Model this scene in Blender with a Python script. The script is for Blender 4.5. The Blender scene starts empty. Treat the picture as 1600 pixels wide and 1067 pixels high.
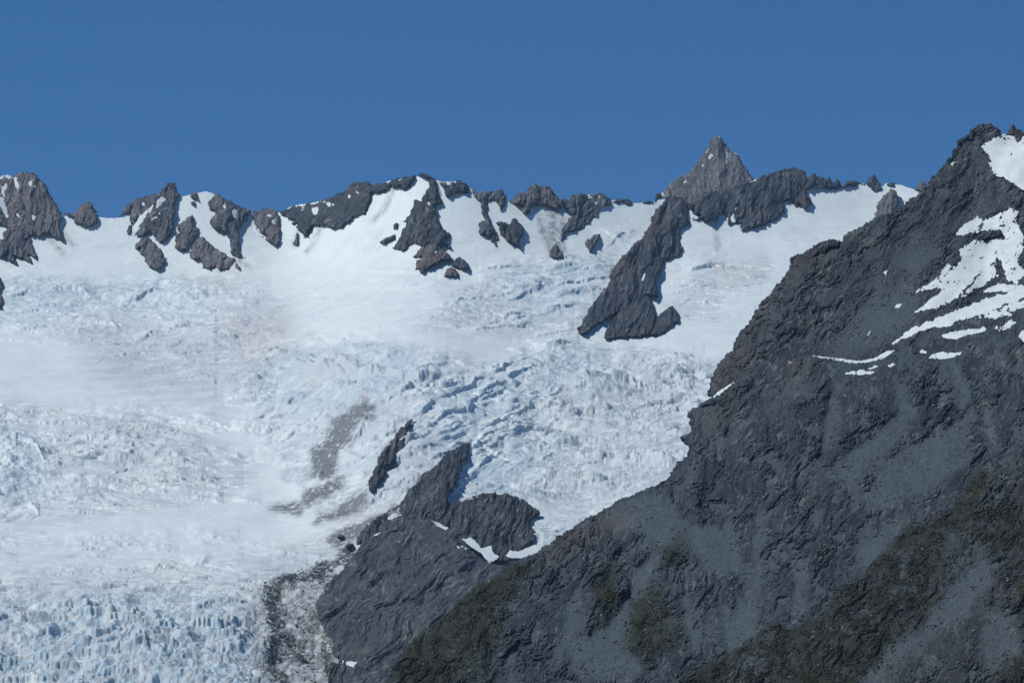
import bpy, math
import numpy as np

# ------------------------------------------------------------------ camera, sky, sun, exposure
scene = bpy.context.scene
W, H = 1600.0, 1067.0
FOV = math.radians(14.0)
PITCH = math.radians(10.7)
F = W / 2 / math.tan(FOV / 2)
CAMZ = 1.7
cam_data = bpy.data.cameras.new("camera")
cam = bpy.data.objects.new("camera", cam_data)
scene.collection.objects.link(cam)
cam.location = (0, 0, CAMZ)
cam.rotation_euler = (math.pi / 2 + PITCH, 0, 0)
cam_data.sensor_fit = 'HORIZONTAL'
cam_data.angle = FOV
cam_data.clip_start = 1.0
cam_data.clip_end = 80000.0
scene.camera = cam

SUN_EL = math.radians(51.0)
SUN_AZ = math.radians(-98.0)     # measured from the view direction, negative = left
world = bpy.data.worlds.new("World")
scene.world = world
world.use_nodes = True
wn = world.node_tree
wn.nodes.clear()
wo = wn.nodes.new("ShaderNodeOutputWorld")
bg = wn.nodes.new("ShaderNodeBackground")
sky = wn.nodes.new("ShaderNodeTexSky")
sky.sky_type = 'NISHITA'
sky.sun_disc = False
sky.sun_elevation = SUN_EL
sky.sun_rotation = SUN_AZ
sky.altitude = 2500.0
sky.air_density = 1.0
sky.dust_density = 0.0
sky.ozone_density = 3.0
hs = wn.nodes.new("ShaderNodeHueSaturation")
hs.inputs["Hue"].default_value = 0.504
hs.inputs["Saturation"].default_value = 1.32
wn.links.new(sky.outputs[0], hs.inputs["Color"])
wn.links.new(hs.outputs[0], bg.inputs[0])
bg.inputs[1].default_value = 0.071
wn.links.new(bg.outputs[0], wo.inputs[0])

sd = bpy.data.lights.new("sun", 'SUN')
sd.energy = 2.9
sd.angle = math.radians(0.5)
sd.color = (1.0, 0.975, 0.94)
so = bpy.data.objects.new("sun", sd)
scene.collection.objects.link(so)
so.rotation_euler = (math.pi / 2 - SUN_EL, 0, math.pi - SUN_AZ)
so.location = (-3000, 500, 4000)

scene.view_settings.view_transform = 'Standard'
scene.view_settings.look = 'None'
scene.view_settings.exposure = 0.19
scene.view_settings.gamma = 1.0
scene.cycles.use_denoising = True
scene.cycles.max_bounces = 6
scene.cycles.diffuse_bounces = 5
scene.cycles.volume_bounces = 1
HAZE_DENSITY = 1.1e-5
HAZE_COLOR = (0.42, 0.66, 1.0)

# ------------------------------------------------------------------ noise
_G = np.array([[1,1,0],[-1,1,0],[1,-1,0],[-1,-1,0],[1,0,1],[-1,0,1],[1,0,-1],[-1,0,-1],
               [0,1,1],[0,-1,1],[0,1,-1],[0,-1,-1],[1,1,0],[-1,1,0],[0,-1,1],[0,-1,-1]], dtype=np.float32)

def _hash(ix, iy, iz, seed):
    h = (ix.astype(np.int64) * 374761393 + iy.astype(np.int64) * 668265263 + iz.astype(np.int64) * 2147483647 + seed * 974634767)
    h = (h & 0xFFFFFFFF).astype(np.uint32)
    h ^= h >> np.uint32(13)
    h = h * np.uint32(1274126177)
    h ^= h >> np.uint32(16)
    h = h * np.uint32(2246822519)
    h ^= h >> np.uint32(15)
    return h

def gnoise(x, y, z=None, seed=0):
    x = np.asarray(x, dtype=np.float64); y = np.asarray(y, dtype=np.float64)
    if z is None:
        return gnoise2(x, y, seed)
    z = np.asarray(z, dtype=np.float64)
    fx = np.floor(x); fy = np.floor(y); fz = np.floor(z)
    ix = fx.astype(np.int64); iy = fy.astype(np.int64); iz = fz.astype(np.int64)
    dx = (x - fx).astype(np.float32); dy = (y - fy).astype(np.float32); dz = (z - fz).astype(np.float32)
    u = dx*dx*dx*(dx*(dx*6-15)+10); v = dy*dy*dy*(dy*(dy*6-15)+10); w = dz*dz*dz*(dz*(dz*6-15)+10)
    out = 0
    for a in (0, 1):
        wx = u if a else 1 - u
        for b in (0, 1):
            wy = v if b else 1 - v
            for c in (0, 1):
                wz = w if c else 1 - w
                g = _G[_hash(ix + a, iy + b, iz + c, seed) & np.uint32(15)]
                out = out + wx*wy*wz*(g[..., 0]*(dx-a) + g[..., 1]*(dy-b) + g[..., 2]*(dz-c))
    return out

def gnoise2(x, y, seed=0):
    fx = np.floor(x); fy = np.floor(y)
    ix = fx.astype(np.int64); iy = fy.astype(np.int64); iz = np.zeros_like(ix)
    dx = (x - fx).astype(np.float32); dy = (y - fy).astype(np.float32)
    u = dx*dx*dx*(dx*(dx*6-15)+10); v = dy*dy*dy*(dy*(dy*6-15)+10)
    out = 0
    for a in (0, 1):
        wx = u if a else 1 - u
        for b in (0, 1):
            wy = v if b else 1 - v
            ang = (_hash(ix + a, iy + b, iz, seed) & np.uint32(1023)).astype(np.float32) * np.float32(2*math.pi/1024)
            out = out + wx*wy*(np.cos(ang)*(dx-a) + np.sin(ang)*(dy-b))
    return out * 1.4

def fbm(x, y, octv=4, seed=0, gain=0.5):
    s = 0; a = 1.0; f = 1.0
    for o in range(octv):
        s = s + a * gnoise2(x*f + 17.3*o, y*f - 9.1*o, seed + o)
        a *= gain; f *= 2.03
    return s

def ridged(x, y, octv=4, seed=0, gain=0.5):
    s = 0; a = 1.0; f = 1.0
    for o in range(octv):
        s = s + a * (1 - 2*np.abs(gnoise2(x*f + 31.7*o, y*f + 5.3*o, seed + o)))
        a *= gain; f *= 2.07
    return s

def tri(x, y, seed=0):
    """random heights on a triangular lattice joined by flat faces: angular, creased relief"""
    k = (x + y)*0.36602540378
    a = x + k; b = y + k
    fa = np.floor(a); fb = np.floor(b)
    ia = fa.astype(np.int64); ib = fb.astype(np.int64); iz = np.zeros_like(ia)
    u = (a - fa).astype(np.float32); v = (b - fb).astype(np.float32)
    up = u > v
    def val(p, q): return (_hash(p, q, iz, seed) & np.uint32(4095)).astype(np.float32)/2047.5 - 1
    v0 = val(ia, ib); v3 = val(ia + 1, ib + 1)
    vm = np.where(up, val(ia + 1, ib), val(ia, ib + 1))
    hi = np.maximum(u, v); lo = np.minimum(u, v)
    return v0*(1 - hi) + vm*(hi - lo) + v3*lo

def trifbm(x, y, octv=4, seed=0, gain=0.5):
    s = 0; a = 1.0; f = 1.0
    for o in range(octv):
        th = 0.7*o + 0.3
        c_, s_ = math.cos(th), math.sin(th)
        s = s + a*tri((x*c_ - y*s_)*f + 13.7*o, (x*s_ + y*c_)*f - 7.9*o, seed + o)
        a *= gain; f *= 2.03
    return s

def ledges(v, seed, x, y):
    """tilted beds: slow rise, sharp riser"""
    f = v - np.floor(v)
    return (sstep(0, 0.18, f)*(1 - f))

def worley(x, y, seed=0):
    """F1, F2, random value of the nearest cell, offset to that cell's point"""
    fx = np.floor(x); fy = np.floor(y)
    ix = fx.astype(np.int64); iy = fy.astype(np.int64); iz = np.zeros_like(ix)
    F1 = np.full(x.shape, 9.0, np.float32); F2 = F1.copy()
    rid = np.zeros(x.shape, np.float32); ox = rid.copy(); oy = rid.copy()
    for a in (-1, 0, 1):
        for b in (-1, 0, 1):
            h = _hash(ix + a, iy + b, iz, seed)
            px = (h & np.uint32(1023)).astype(np.float32) / 1023
            py = ((h >> np.uint32(10)) & np.uint32(1023)).astype(np.float32) / 1023
            rr = ((h >> np.uint32(20)) & np.uint32(1023)).astype(np.float32) / 1023
            ddx = (fx + a + px - x).astype(np.float32); ddy = (fy + b + py - y).astype(np.float32)
            d = np.sqrt(ddx*ddx + ddy*ddy)
            near = d < F1
            F2 = np.where(near, F1, np.minimum(F2, d))
            F1 = np.where(near, d, F1)
            rid = np.where(near, rr, rid); ox = np.where(near, ddx, ox); oy = np.where(near, ddy, oy)
    return F1, F2, rid, ox, oy

def sstep(a, b, x):
    t = np.clip((x - a) / (b - a), 0, 1)
    return t*t*(3 - 2*t)

# ------------------------------------------------------------------ survey grid: bearings and distances
GX0, GX1, GY0, GY1, GS = -300, 1900, 170, 1140, 2
gx = np.arange(GX0, GX1 + 1, GS, dtype=np.float64)
gy = np.arange(GY0, GY1 + 1, GS, dtype=np.float64)
GXX, GYY = np.meshgrid(gx, gy)

def ray(x, y):
    cx = (x - W/2) / F; cy = (H/2 - y) / F
    dy = math.cos(PITCH) - math.sin(PITCH)*cy
    dz = math.sin(PITCH) + math.cos(PITCH)*cy
    return cx/dy, dz/dy                      # lateral and vertical per metre of northing

def point(x, y, R):
    a, b = ray(x, y)
    return np.stack([a*R, R + 0*a, CAMZ + b*R], -1)

def sample(grid, x, y):
    u = np.clip((x - GX0)/GS, 0, len(gx) - 1.001); v = np.clip((y - GY0)/GS, 0, len(gy) - 1.001)
    i = u.astype(int); j = v.astype(int); fu = u - i; fv = v - j
    return (grid[j, i]*(1-fu)*(1-fv) + grid[j, i+1]*fu*(1-fv) + grid[j+1, i]*(1-fu)*fv + grid[j+1, i+1]*fu*fv)

def blur(a, r):
    """three box blurs, r in grid cells"""
    r = int(max(1, r))
    for _ in range(3):
        for ax in (0, 1):
            pad = [(0, 0), (0, 0)]; pad[ax] = (r + 1, r)
            c = np.cumsum(np.pad(a, pad, mode='edge'), axis=ax)
            n = a.shape[ax]
            hi = np.take(c, np.arange(2*r + 1, 2*r + 1 + n), axis=ax); lo = np.take(c, np.arange(0, n), axis=ax)
            a = (hi - lo) / (2*r + 1)
    return a

def inside(poly, x, y):
    p = np.asarray(poly, float); res = np.zeros(x.shape, bool)
    for k in range(len(p)):
        x0, y0 = p[k]; x1, y1 = p[(k+1) % len(p)]
        if y0 == y1: continue
        c = ((y0 > y) != (y1 > y)) & (x < (x1 - x0)*(y - y0)/(y1 - y0) + x0)
        res ^= c
    return res

def sdf(poly, x, y):
    p = np.asarray(poly, float); d = np.full(x.shape, 1e9)
    for k in range(len(p)):
        x0, y0 = p[k]; x1, y1 = p[(k+1) % len(p)]
        ex, ey = x1 - x0, y1 - y0
        l2 = ex*ex + ey*ey
        if l2 == 0: continue
        t = np.clip(((x - x0)*ex + (y - y0)*ey)/l2, 0, 1)
        d = np.minimum(d, (x - x0 - t*ex)**2 + (y - y0 - t*ey)**2)
    d = np.sqrt(d)
    return np.where(inside(poly, x, y), d, -d)

_wx = fbm(GXX/38, GYY/24, 4, 901); _wy = fbm(GXX/38, GYY/24, 4, 911)
def zone(polys, soft=6, warp=10):
    """soft map of ground that lies inside outlines, with a frayed edge"""
    m = np.zeros(GXX.shape)
    for p in polys:
        m = np.maximum(m, inside(p, GXX + _wx*warp, GYY + _wy*warp*0.6).astype(float))
    return blur(m, max(1, soft/GS))

def strokes(lines, half, soft=2, warp=4):
    m = np.full(GXX.shape, 1e9)
    xx = GXX + _wx*warp; yy = GYY + _wy*warp
    for L in lines:
        for (x0, y0), (x1, y1) in zip(L[:-1], L[1:]):
            ex, ey = x1-x0, y1-y0
            t = np.clip(((xx-x0)*ex + (yy-y0)*ey)/(ex*ex+ey*ey), 0, 1)
            m = np.minimum(m, np.hypot(xx-x0-t*ex, yy-y0-t*ey))
    return blur(1 - sstep(half*0.6, half*1.4, m), max(1, soft/GS))

def distances(cols, R0, bl=14):
    xs = [c[0] for c in cols]
    tab = []
    for _, kn in cols:
        k = sorted(kn)
        tab.append(np.interp(gy, [a for a, _ in k], [b for _, b in k]))
    tab = np.array(tab)
    t = np.empty(GXX.shape)
    for j in range(len(gy)):
        t[j] = np.interp(gx, xs, tab[:, j])
    t = blur(t, bl/GS)
    _, g = ray(GXX, GYY)
    R = np.empty(GXX.shape)
    R[-1] = R0(gx)
    for j in range(len(gy) - 2, -1, -1):
        R[j] = R[j+1]*(1 + (g[j] - g[j+1])/t[j])
    return blur(R, 4), t

R_ICE, T_ICE = distances([
    (-300, [(1140,.30),(1000,.32),(930,.18),(850,.17),(780,.20),(640,.19),(600,.13),(560,.13),(520,.21),(450,.21),(425,.13),(410,.22),(395,.55),(160,.8)]),
    (250,  [(1140,.30),(960,.28),(900,.17),(820,.17),(760,.20),(660,.18),(620,.15),(570,.18),(440,.20),(425,.14),(415,.3),(390,.6),(160,.8)]),
    (450,  [(1140,.28),(960,.25),(880,.19),(780,.19),(650,.22),(560,.23),(540,.20),(500,.15),(430,.12),(400,.2),(370,.5),(160,.75)]),
    (650,  [(1140,.30),(850,.27),(700,.26),(570,.25),(540,.17),(500,.14),(440,.13),(420,.25),(380,.55),(160,.75)]),
    (850,  [(1140,.30),(860,.24),(740,.21),(700,.26),(560,.25),(540,.15),(500,.16),(480,.23),(410,.22),(395,.3),(360,.55),(160,.75)]),
    (1000, [(1140,.32),(760,.20),(700,.26),(570,.24),(545,.13),(520,.15),(400,.28),(340,.40),(160,.7)]),
    (1150, [(1140,.32),(700,.23),(590,.23),(560,.13),(520,.14),(440,.20),(370,.30),(330,.45),(160,.7)]),
    (1350, [(1140,.34),(560,.16),(450,.21),(380,.27),(300,.40),(160,.7)]),
    (1900, [(1140,.34),(560,.16),(450,.21),(380,.27),(300,.40),(160,.7)]),
], lambda x: 5100 + 0*x, 30)

R_HILL, T_HILL = distances([
    (-300, [(1140,.60),(160,.6)]),
    (600,  [(1140,.60),(160,.6)]),
    (1100, [(1140,.62),(700,.55),(600,.45),(160,.7)]),
    (1350, [(1140,.62),(640,.55),(580,.30),(545,.30),(510,.6),(160,.8)]),
    (1520, [(1140,.60),(620,.55),(560,.35),(470,.30),(420,.45),(340,.5),(160,.8)]),
    (1900, [(1140,.60),(620,.55),(560,.35),(470,.30),(420,.40),(240,.4),(160,.8)]),
], lambda x: 2600*(1 + np.clip(1600 - x, -300, 1900)/1600*0.28))

# ------------------------------------------------------------------ materials
def nodes_of(name):
    m = bpy.data.materials.new(name); m.use_nodes = True
    nt = m.node_tree; nt.nodes.clear()
    out = nt.nodes.new("ShaderNodeOutputMaterial"); b = nt.nodes.new("ShaderNodeBsdfPrincipled")
    nt.links.new(b.outputs[0], out.inputs[0])
    return m, nt, b

def ground_material(name, rough, spec, scale, lo, hi, bump=0.0):
    m, nt, b = nodes_of(name)
    at = nt.nodes.new("ShaderNodeAttribute"); at.attribute_name = "col"
    geo = nt.nodes.new("ShaderNodeNewGeometry")
    nz = nt.nodes.new("ShaderNodeTexNoise"); nz.inputs["Scale"].default_value = scale
    nz.inputs["Detail"].default_value = 5; nz.inputs["Roughness"].default_value = 0.65
    mr = nt.nodes.new("ShaderNodeMapRange")
    mr.inputs[1].default_value = 0.3; mr.inputs[2].default_value = 0.7
    mr.inputs[3].default_value = lo; mr.inputs[4].default_value = hi
    vm = nt.nodes.new("ShaderNodeVectorMath"); vm.operation = 'SCALE'
    nt.links.new(geo.outputs["Position"], nz.inputs["Vector"])
    nt.links.new(nz.outputs[0], mr.inputs[0])
    nt.links.new(at.outputs["Color"], vm.inputs[0]); nt.links.new(mr.outputs[0], vm.inputs["Scale"])
    nt.links.new(vm.outputs[0], b.inputs["Base Color"])
    b.inputs["Roughness"].default_value = rough
    b.inputs["Specular IOR Level"].default_value = spec
    if bump:
        bp = nt.nodes.new("ShaderNodeBump"); bp.inputs["Strength"].default_value = 1.0; bp.inputs["Distance"].default_value = bump
        nt.links.new(nz.outputs[0], bp.inputs["Height"]); nt.links.new(bp.outputs[0], b.inputs["Normal"])
    return m

M_ICE = ground_material("glacier_ice", 0.65, 0.25, 0.11, 0.92, 1.08)
M_SNOW = ground_material("firn_snow", 0.75, 0.15, 0.05, 0.95, 1.05)
M_ROCK_FAR = ground_material("weathered_rock", 0.9, 0.15, 0.12, 0.45, 1.55, 0.8)
M_ROCK_NEAR = ground_material("dark_schist", 0.9, 0.15, 0.85, 0.35, 1.65, 0.25)
M_SCRUB = ground_material("scrub_leaves", 0.9, 0.1, 0.6, 0.7, 1.3)

# ------------------------------------------------------------------ mesh helpers
def mesh_object(name, verts, faces, mat, col=None, smooth=True, parent=None, origin=None):
    verts = np.asarray(verts, np.float64).reshape(-1, 3)
    if origin is None:
        lo = verts.min(0); hi = verts.max(0)
        origin = np.array([(lo[0]+hi[0])/2, (lo[1]+hi[1])/2, lo[2]])
    me = bpy.data.meshes.new(name)
    v = (verts - origin).astype(np.float32)
    if not isinstance(faces, (list, tuple)): faces = [faces]
    faces = [np.asarray(f, np.int32) for f in faces if len(f)]
    loops = np.concatenate([f.ravel() for f in faces])
    tot = np.concatenate([np.full(len(f), f.shape[1], np.int32) for f in faces])
    start = np.concatenate([[0], np.cumsum(tot)[:-1]]).astype(np.int32)
    me.vertices.add(len(v)); me.vertices.foreach_set("co", v.ravel())
    me.loops.add(len(loops)); me.loops.foreach_set("vertex_index", loops)
    me.polygons.add(len(tot)); me.polygons.foreach_set("loop_start", start)
    me.polygons.foreach_set("use_smooth", np.full(len(tot), smooth))
    if col is not None:
        a = me.color_attributes.new("col", 'FLOAT_COLOR', 'POINT')
        c = np.ones((len(v), 4), np.float32); c[:, :3] = np.clip(col.reshape(-1, 3), 0, 1)
        a.data.foreach_set("color", c.ravel())
    me.update(); me.validate()
    me.materials.append(mat)
    o = bpy.data.objects.new(name, me)
    scene.collection.objects.link(o)
    if parent is not None:
        o.parent = parent
        o.location = tuple(np.array(origin) - np.array(parent.location))
    else:
        o.location = tuple(origin)
    return o

def tag(o, label=None, cat=None, group=None, kind=None):
    if label: o["label"] = label
    if cat: o["category"] = cat
    if group: o["group"] = group
    if kind: o["kind"] = kind
    return o

def mixc(a, b, t):
    return a*(1 - t[..., None]) + np.asarray(b)*t[..., None]

# ------------------------------------------------------------------ the glacier and its snowfields: one sheet of ground
SKY_SNOW = [(-300,300),(60,300),(85,322),(97,340),(104,337),(115,344),(152,344),(156,339),(165,341),(180,341),(195,340),(210,325),(240,315),(270,306),(283,308),(296,305),(306,302),(323,299.5),(334,303),(340,312),(360,322),(380,333),(400,334),(430,334),(442,331),(455,322),(484,319),(512,313),(540,305),(560,295),(585,293),(602,286),(616,283),(633,279),(656,276),(677,281),(690,284),(700,284.5),(720,284.5),(734,294),(750,305),(765,304),(786,305),(800,320),(830,305),(860,305),(880,313),(888,312),(904,306),(921,304.5),(935,304),(953,312),(957,313.5),(980,314),(991,318),(1005,317),(1022,316),(1030,308),(1040,312),(1080,325),(1120,322),(1180,300),(1220,290),(1260,290),(1275,292),(1316,292),(1330,289),(1350,287),(1357,290),(1380,292),(1384,287),(1395,287.5),(1410,290),(1430,297),(1442,301),(1500,320),(1900,330)]

Z = {}
Z['upleft'] = zone([[(-300,448),(60,436),(190,446),(330,440),(440,470),(430,520),(470,560),(400,600),(250,560),(120,545),(60,520),(-300,520)]], 8)
Z['upleft2'] = zone([[(110,535),(300,500),(430,480),(480,520),(420,560),(420,640),(300,610),(200,610)]], 10)
Z['mid'] = zone([[(350,590),(430,545),(560,535),(640,545),(720,560),(800,575),(900,535),(960,545),(1130,575),(1115,640),(1080,720),(1040,750),(850,870),(700,840),(600,830),(490,790),(430,720),(400,650)]], 7)
Z['upmid'] = zone([[(640,510),(700,470),(760,430),(860,410),(970,400),(940,470),(900,515),(820,530),(740,525)]], 8)
Z['leftlow'] = zone([[(-300,630),(60,635),(150,650),(280,670),(400,730),(350,790),(200,800),(100,820),(-300,860)]], 8)
Z['leftser'] = zone([[(-300,670),(40,680),(80,740),(70,790),(30,815),(-300,830)]], 6)
Z['lowleft'] = zone([[(-300,950),(150,935),(300,950),(420,925),(540,890),(560,1140),(-300,1140)]], 26, 30)
Z['lowcrack'] = zone([[(-300,840),(120,850),(300,880),(420,860),(560,800),(560,950),(-300,960)]], 12)
Z['ribs'] = zone([[(830,560),(930,545),(1130,580),(1110,640),(1060,740),(860,770),(830,690)]], 8)
Z['sidefield'] = zone([[(1060,440),(1100,415),(1200,405),(1210,435),(1150,455),(1090,450)],[(1040,470),(1075,457),(1130,462),(1130,500),(1070,500)]], 4)
Z['neve'] = zone([[(330,435),(420,425),(560,440),(720,440),(740,470),(600,520),(420,480)]], 10)
Z['cwm'] = zone([[(940,360),(975,350),(1005,350),(985,390),(955,400),(930,400)]], 4)
Z['nevecrack'] = zone([[(540,370),(600,360),(612,385),(560,400)]], 4)
# albedo zones
Z['blue'] = zone([[(-300,455),(140,445),(330,450),(320,490),(180,475),(40,490),(-300,520)],[(440,575),(640,555),(700,580),(640,610),(480,640),(400,620)],[(640,660),(760,600),(920,540),(950,580),(800,640),(700,700)],[(-300,690),(60,680),(70,760),(-300,800)],[(-300,945),(360,940),(400,1140),(-300,1140)],[(700,780),(720,740),(800,690),(880,700),(780,770)],[(780,430),(960,405),(900,470),(820,480)]], 14, 16)
Z['old'] = zone([[(380,470),(470,500),(420,600),(340,640),(180,600),(120,560),(300,520)],[(440,560),(640,540),(640,640),(560,700),(440,660)],[(860,560),(1100,590),(1060,740),(860,780)],[(420,870),(545,860),(550,1140),(400,1140)],[(180,660),(330,690),(330,760),(200,720)],[(590,700),(700,640),(700,720),(640,800),(560,800)]], 16, 20)
Z['dirt'] = zone([[(520,660),(580,635),(585,650),(540,690),(515,740),(478,745),(500,705)],[(470,780),(530,745),(535,755),(490,785)],[(485,815),(540,780),(580,768),(580,785),(545,800),(500,820)],[(415,790),(480,786),(470,796),(420,796)],[(520,835),(600,805),(620,790),(640,795),(575,840),(530,850)]], 5, 12)
Z['pink'] = zone([[(270,430),(380,430),(380,450),(290,450)],[(460,585),(540,560),(560,590),(480,620)],[(480,800),(590,790),(560,830),(500,830)],[(840,330),(880,330),(885,400),(865,402),(850,380)],[(330,500),(460,480),(460,550),(380,580)],[(1110,410),(1190,405),(1190,440),(1120,445)]], 8, 14)
Z['streak'] = strokes([[(836,322),(846,352),(858,390),(866,402)],[(858,322),(863,352),(864,372),(876,398)],[(870,326),(864,352),(872,380),(886,402)],[(878,348),(879,372),(882,394)],
                       [(1119,346),(1120,372),(1121,396)],[(616,292),(609,310),(596,332),(580,348)],[(500,352),(490,378),(478,394)],[(75,370),(100,398)],[(98,362),(118,386)],[(466,360),(460,384)],[(372,408),(390,420)],
                       [(846,362),(885,356)]], 2.4, 1, 2)

Z['moraine'] = strokes([[(418,922),(428,945),(430,985),(432,1010),(424,1040),(440,1067),(446,1100)],[(425,925),(460,905),(495,890),(525,878),(545,862)],[(440,1000),(470,1018),(478,1030)],[(500,965),(515,1000),(522,1040)]], 7, 3, 10)
Z['dirtyice'] = 0.85*zone([[(420,930),(470,905),(550,865),(515,940),(535,1010),(530,1140),(400,1140)]], 16, 16)

def serac(X, Y, cell, seed):
    wx = fbm(X/cell/1.6, Y/cell/1.6, 3, seed+50)*0.45*cell; wy = fbm(X/cell/1.6, Y/cell/1.6, 3, seed+60)*0.45*cell
    F1, F2, rid, ox, oy = worley((X + wx)/cell, (Y + wy)/cell, seed)
    crack = sstep(0.02, 0.34, F2 - F1)
    return crack*(0.45 + 0.9*rid) + 0.5*((rid*7.3 % 1) - 0.5)*ox + 0.5*((rid*13.7 % 1) - 0.3)*oy

def clefts(X, Y, L, wd, seed):
    u = Y/wd + 1.6*gnoise2(X/L/1.3, Y/L/1.3, seed+5)
    c = gnoise2(X/L, u, seed) + 0.35*gnoise2(X/L*2.3, u*2.1, seed+1)
    return -(1 - sstep(0.0, 0.16, np.abs(c)))

CLIFFS = [
 (9, [(640,668),(690,632),(740,604),(800,574),(860,550),(905,538)]), (16, [(925,592),(960,604),(1000,608),(1050,608),(1085,602)]), (11, [(855,603),(880,598),(905,599),(920,610)]),
 (7, [(930,630),(980,641),(1020,640),(1060,648)]), (8, [(780,680),(840,664),(900,656),(960,652)]), (7, [(930,668),(1000,674),(1060,692)]), (13, [(840,718),(860,706),(885,700),(925,708)]),
 (13, [(690,792),(720,768),(742,738),(775,722)]), (8, [(760,700),(800,680),(840,676)]), (7, [(900,740),(960,728),(1030,738)]), (6, [(820,756),(900,762),(980,752)]),
 (15, [(455,592),(500,586),(545,592),(600,590),(650,598),(700,592)]), (11, [(605,645),(620,626),(645,612),(680,606),(725,606)]), (8, [(390,664),(440,645),(500,645)]), (6, [(400,562),(450,545),(500,536),(560,530),(595,534)]),
 (8, [(430,700),(480,676),(540,660),(600,650)]), (9, [(620,720),(650,690),(700,660),(760,640)]), (9, [(540,700),(570,680),(600,668)]), (8, [(740,640),(800,620),(860,612)]), (7, [(1030,600),(1070,590),(1110,590)]),
 (10, [(-60,478),(0,474),(60,456),(130,464),(200,476),(240,464),(325,468)]), (8, [(170,486),(240,476),(310,482)]), (7, [(-40,512),(60,522),(120,508),(180,518),(250,524)]), (7, [(210,536),(260,520),(310,506),(350,500)]),
 (6, [(0,496),(60,488),(130,500)]), (6, [(280,560),(340,548),(380,552)]), (5, [(160,560),(220,552),(300,566)]),
 (9, [(790,474),(850,454),(900,444),(955,432)]), (8, [(770,504),(840,494),(905,482)]), (10, [(910,424),(958,428)]), (6, [(700,490),(750,470),(800,452)]), (6, [(660,505),(700,492),(730,490)]), (7, [(830,430),(880,420),(940,416)]),
 (13, [(-60,694),(0,694),(50,704),(78,742)]), (12, [(-60,764),(20,774),(62,804)]), (9, [(-60,726),(10,730),(50,752)]),
 (4, [(-40,652),(80,661),(160,669),(240,679),(315,694)]), (6, [(195,674),(260,678),(305,693)]), (8, [(175,718),(230,714),(300,724),(332,738)]), (8, [(225,748),(280,754),(322,768)]), (5, [(-20,674),(60,682),(150,691)]), (4, [(60,693),(120,692),(192,690)]),
 (5, [(120,706),(180,700),(240,704)]), (5, [(120,736),(180,740),(230,732)]), (4, [(130,772),(200,768),(300,780)]), (3, [(180,645),(270,655),(350,672)]), (3, [(100,800),(200,792),(280,800)]),
 (15, [(-60,992),(20,976),(60,1002),(110,994),(150,998),(200,988),(260,988),(330,990),(400,996)]), (11, [(-60,1056),(10,1052),(66,1050)]), (9, [(95,1042),(160,1036),(220,1034),(310,1048)]), (9, [(140,1082),(250,1070),(360,1084)]), (7, [(260,1016),(320,1012),(390,1024)]), (6, [(300,960),(360,950),(420,944)]),
 (9, [(1065,428),(1110,420),(1160,424)]), (5, [(1100,440),(1150,436),(1195,432)]), (5, [(1050,478),(1080,468),(1120,474)]), (5, [(550,385),(580,376),(612,380)]), (5, [(945,385),(970,372),(1000,366)]),
]

_r = np.random.default_rng(11)
def crevasse_set(n, box, slope, bend, A, length):
    """long parallel crevasse lips that follow the flow through one part of the ice"""
    for _ in range(n):
        x0 = _r.uniform(box[0], box[2]); yy = _r.uniform(box[1], box[3]); L = _r.uniform(*length)
        xs = np.linspace(x0 - L/2, x0 + L/2, 5)
        cx = (box[0] + box[2])/2; hw = (box[2] - box[0])/2
        q = lambda xv: slope*(xv - x0) + bend*(((xv - cx)/hw)**2 - ((x0 - cx)/hw)**2)
        CLIFFS.append((A*_r.uniform(0.6, 1.4)/0.7, [(float(a), float(yy + q(a))) for a in xs], 1.3))
crevasse_set(70, (-60, 650, 340, 790), 0.06, 10, 4.2, (60, 220))
crevasse_set(34, (-60, 840, 520, 940), 0.02, 8, 3.0, (50, 180))
crevasse_set(64, (870, 560, 1110, 745), 0.03, -12, 4.2, (50, 190))
crevasse_set(46, (640, 590, 870, 770), -0.38, -10, 4.5, (40, 130))
crevasse_set(48, (380, 560, 650, 720), -0.16, -14, 4.5, (40, 140))
crevasse_set(46, (-60, 450, 420, 540), 0.03, -6, 3.6, (40, 150))
crevasse_set(20, (200, 520, 450, 620), -0.12, 0, 3.0, (30, 110))
crevasse_set(26, (680, 415, 950, 525), -0.14, -6, 3.8, (30, 110))
crevasse_set(40, (-60, 945, 420, 1090), 0.03, 6, 7.0, (50, 160))
crevasse_set(14, (420, 440, 740, 500), -0.05, 0, 1.6, (30, 90))
crevasse_set(9, (100, 372, 560, 392), 0.01, 0, 1.3, (30, 90))
crevasse_set(8, (700, 372, 840, 400), -0.04, 0, 1.3, (30, 80))
crevasse_set(7, (1090, 350, 1330, 390), -0.04, 0, 1.2, (30, 80))
crevasse_set(12, (300, 425, 720, 480), 0.0, 4, 1.5, (30, 110))
crevasse_set(10, (1040, 405, 1200, 500), -0.05, 0, 2.6, (40, 90))

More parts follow.
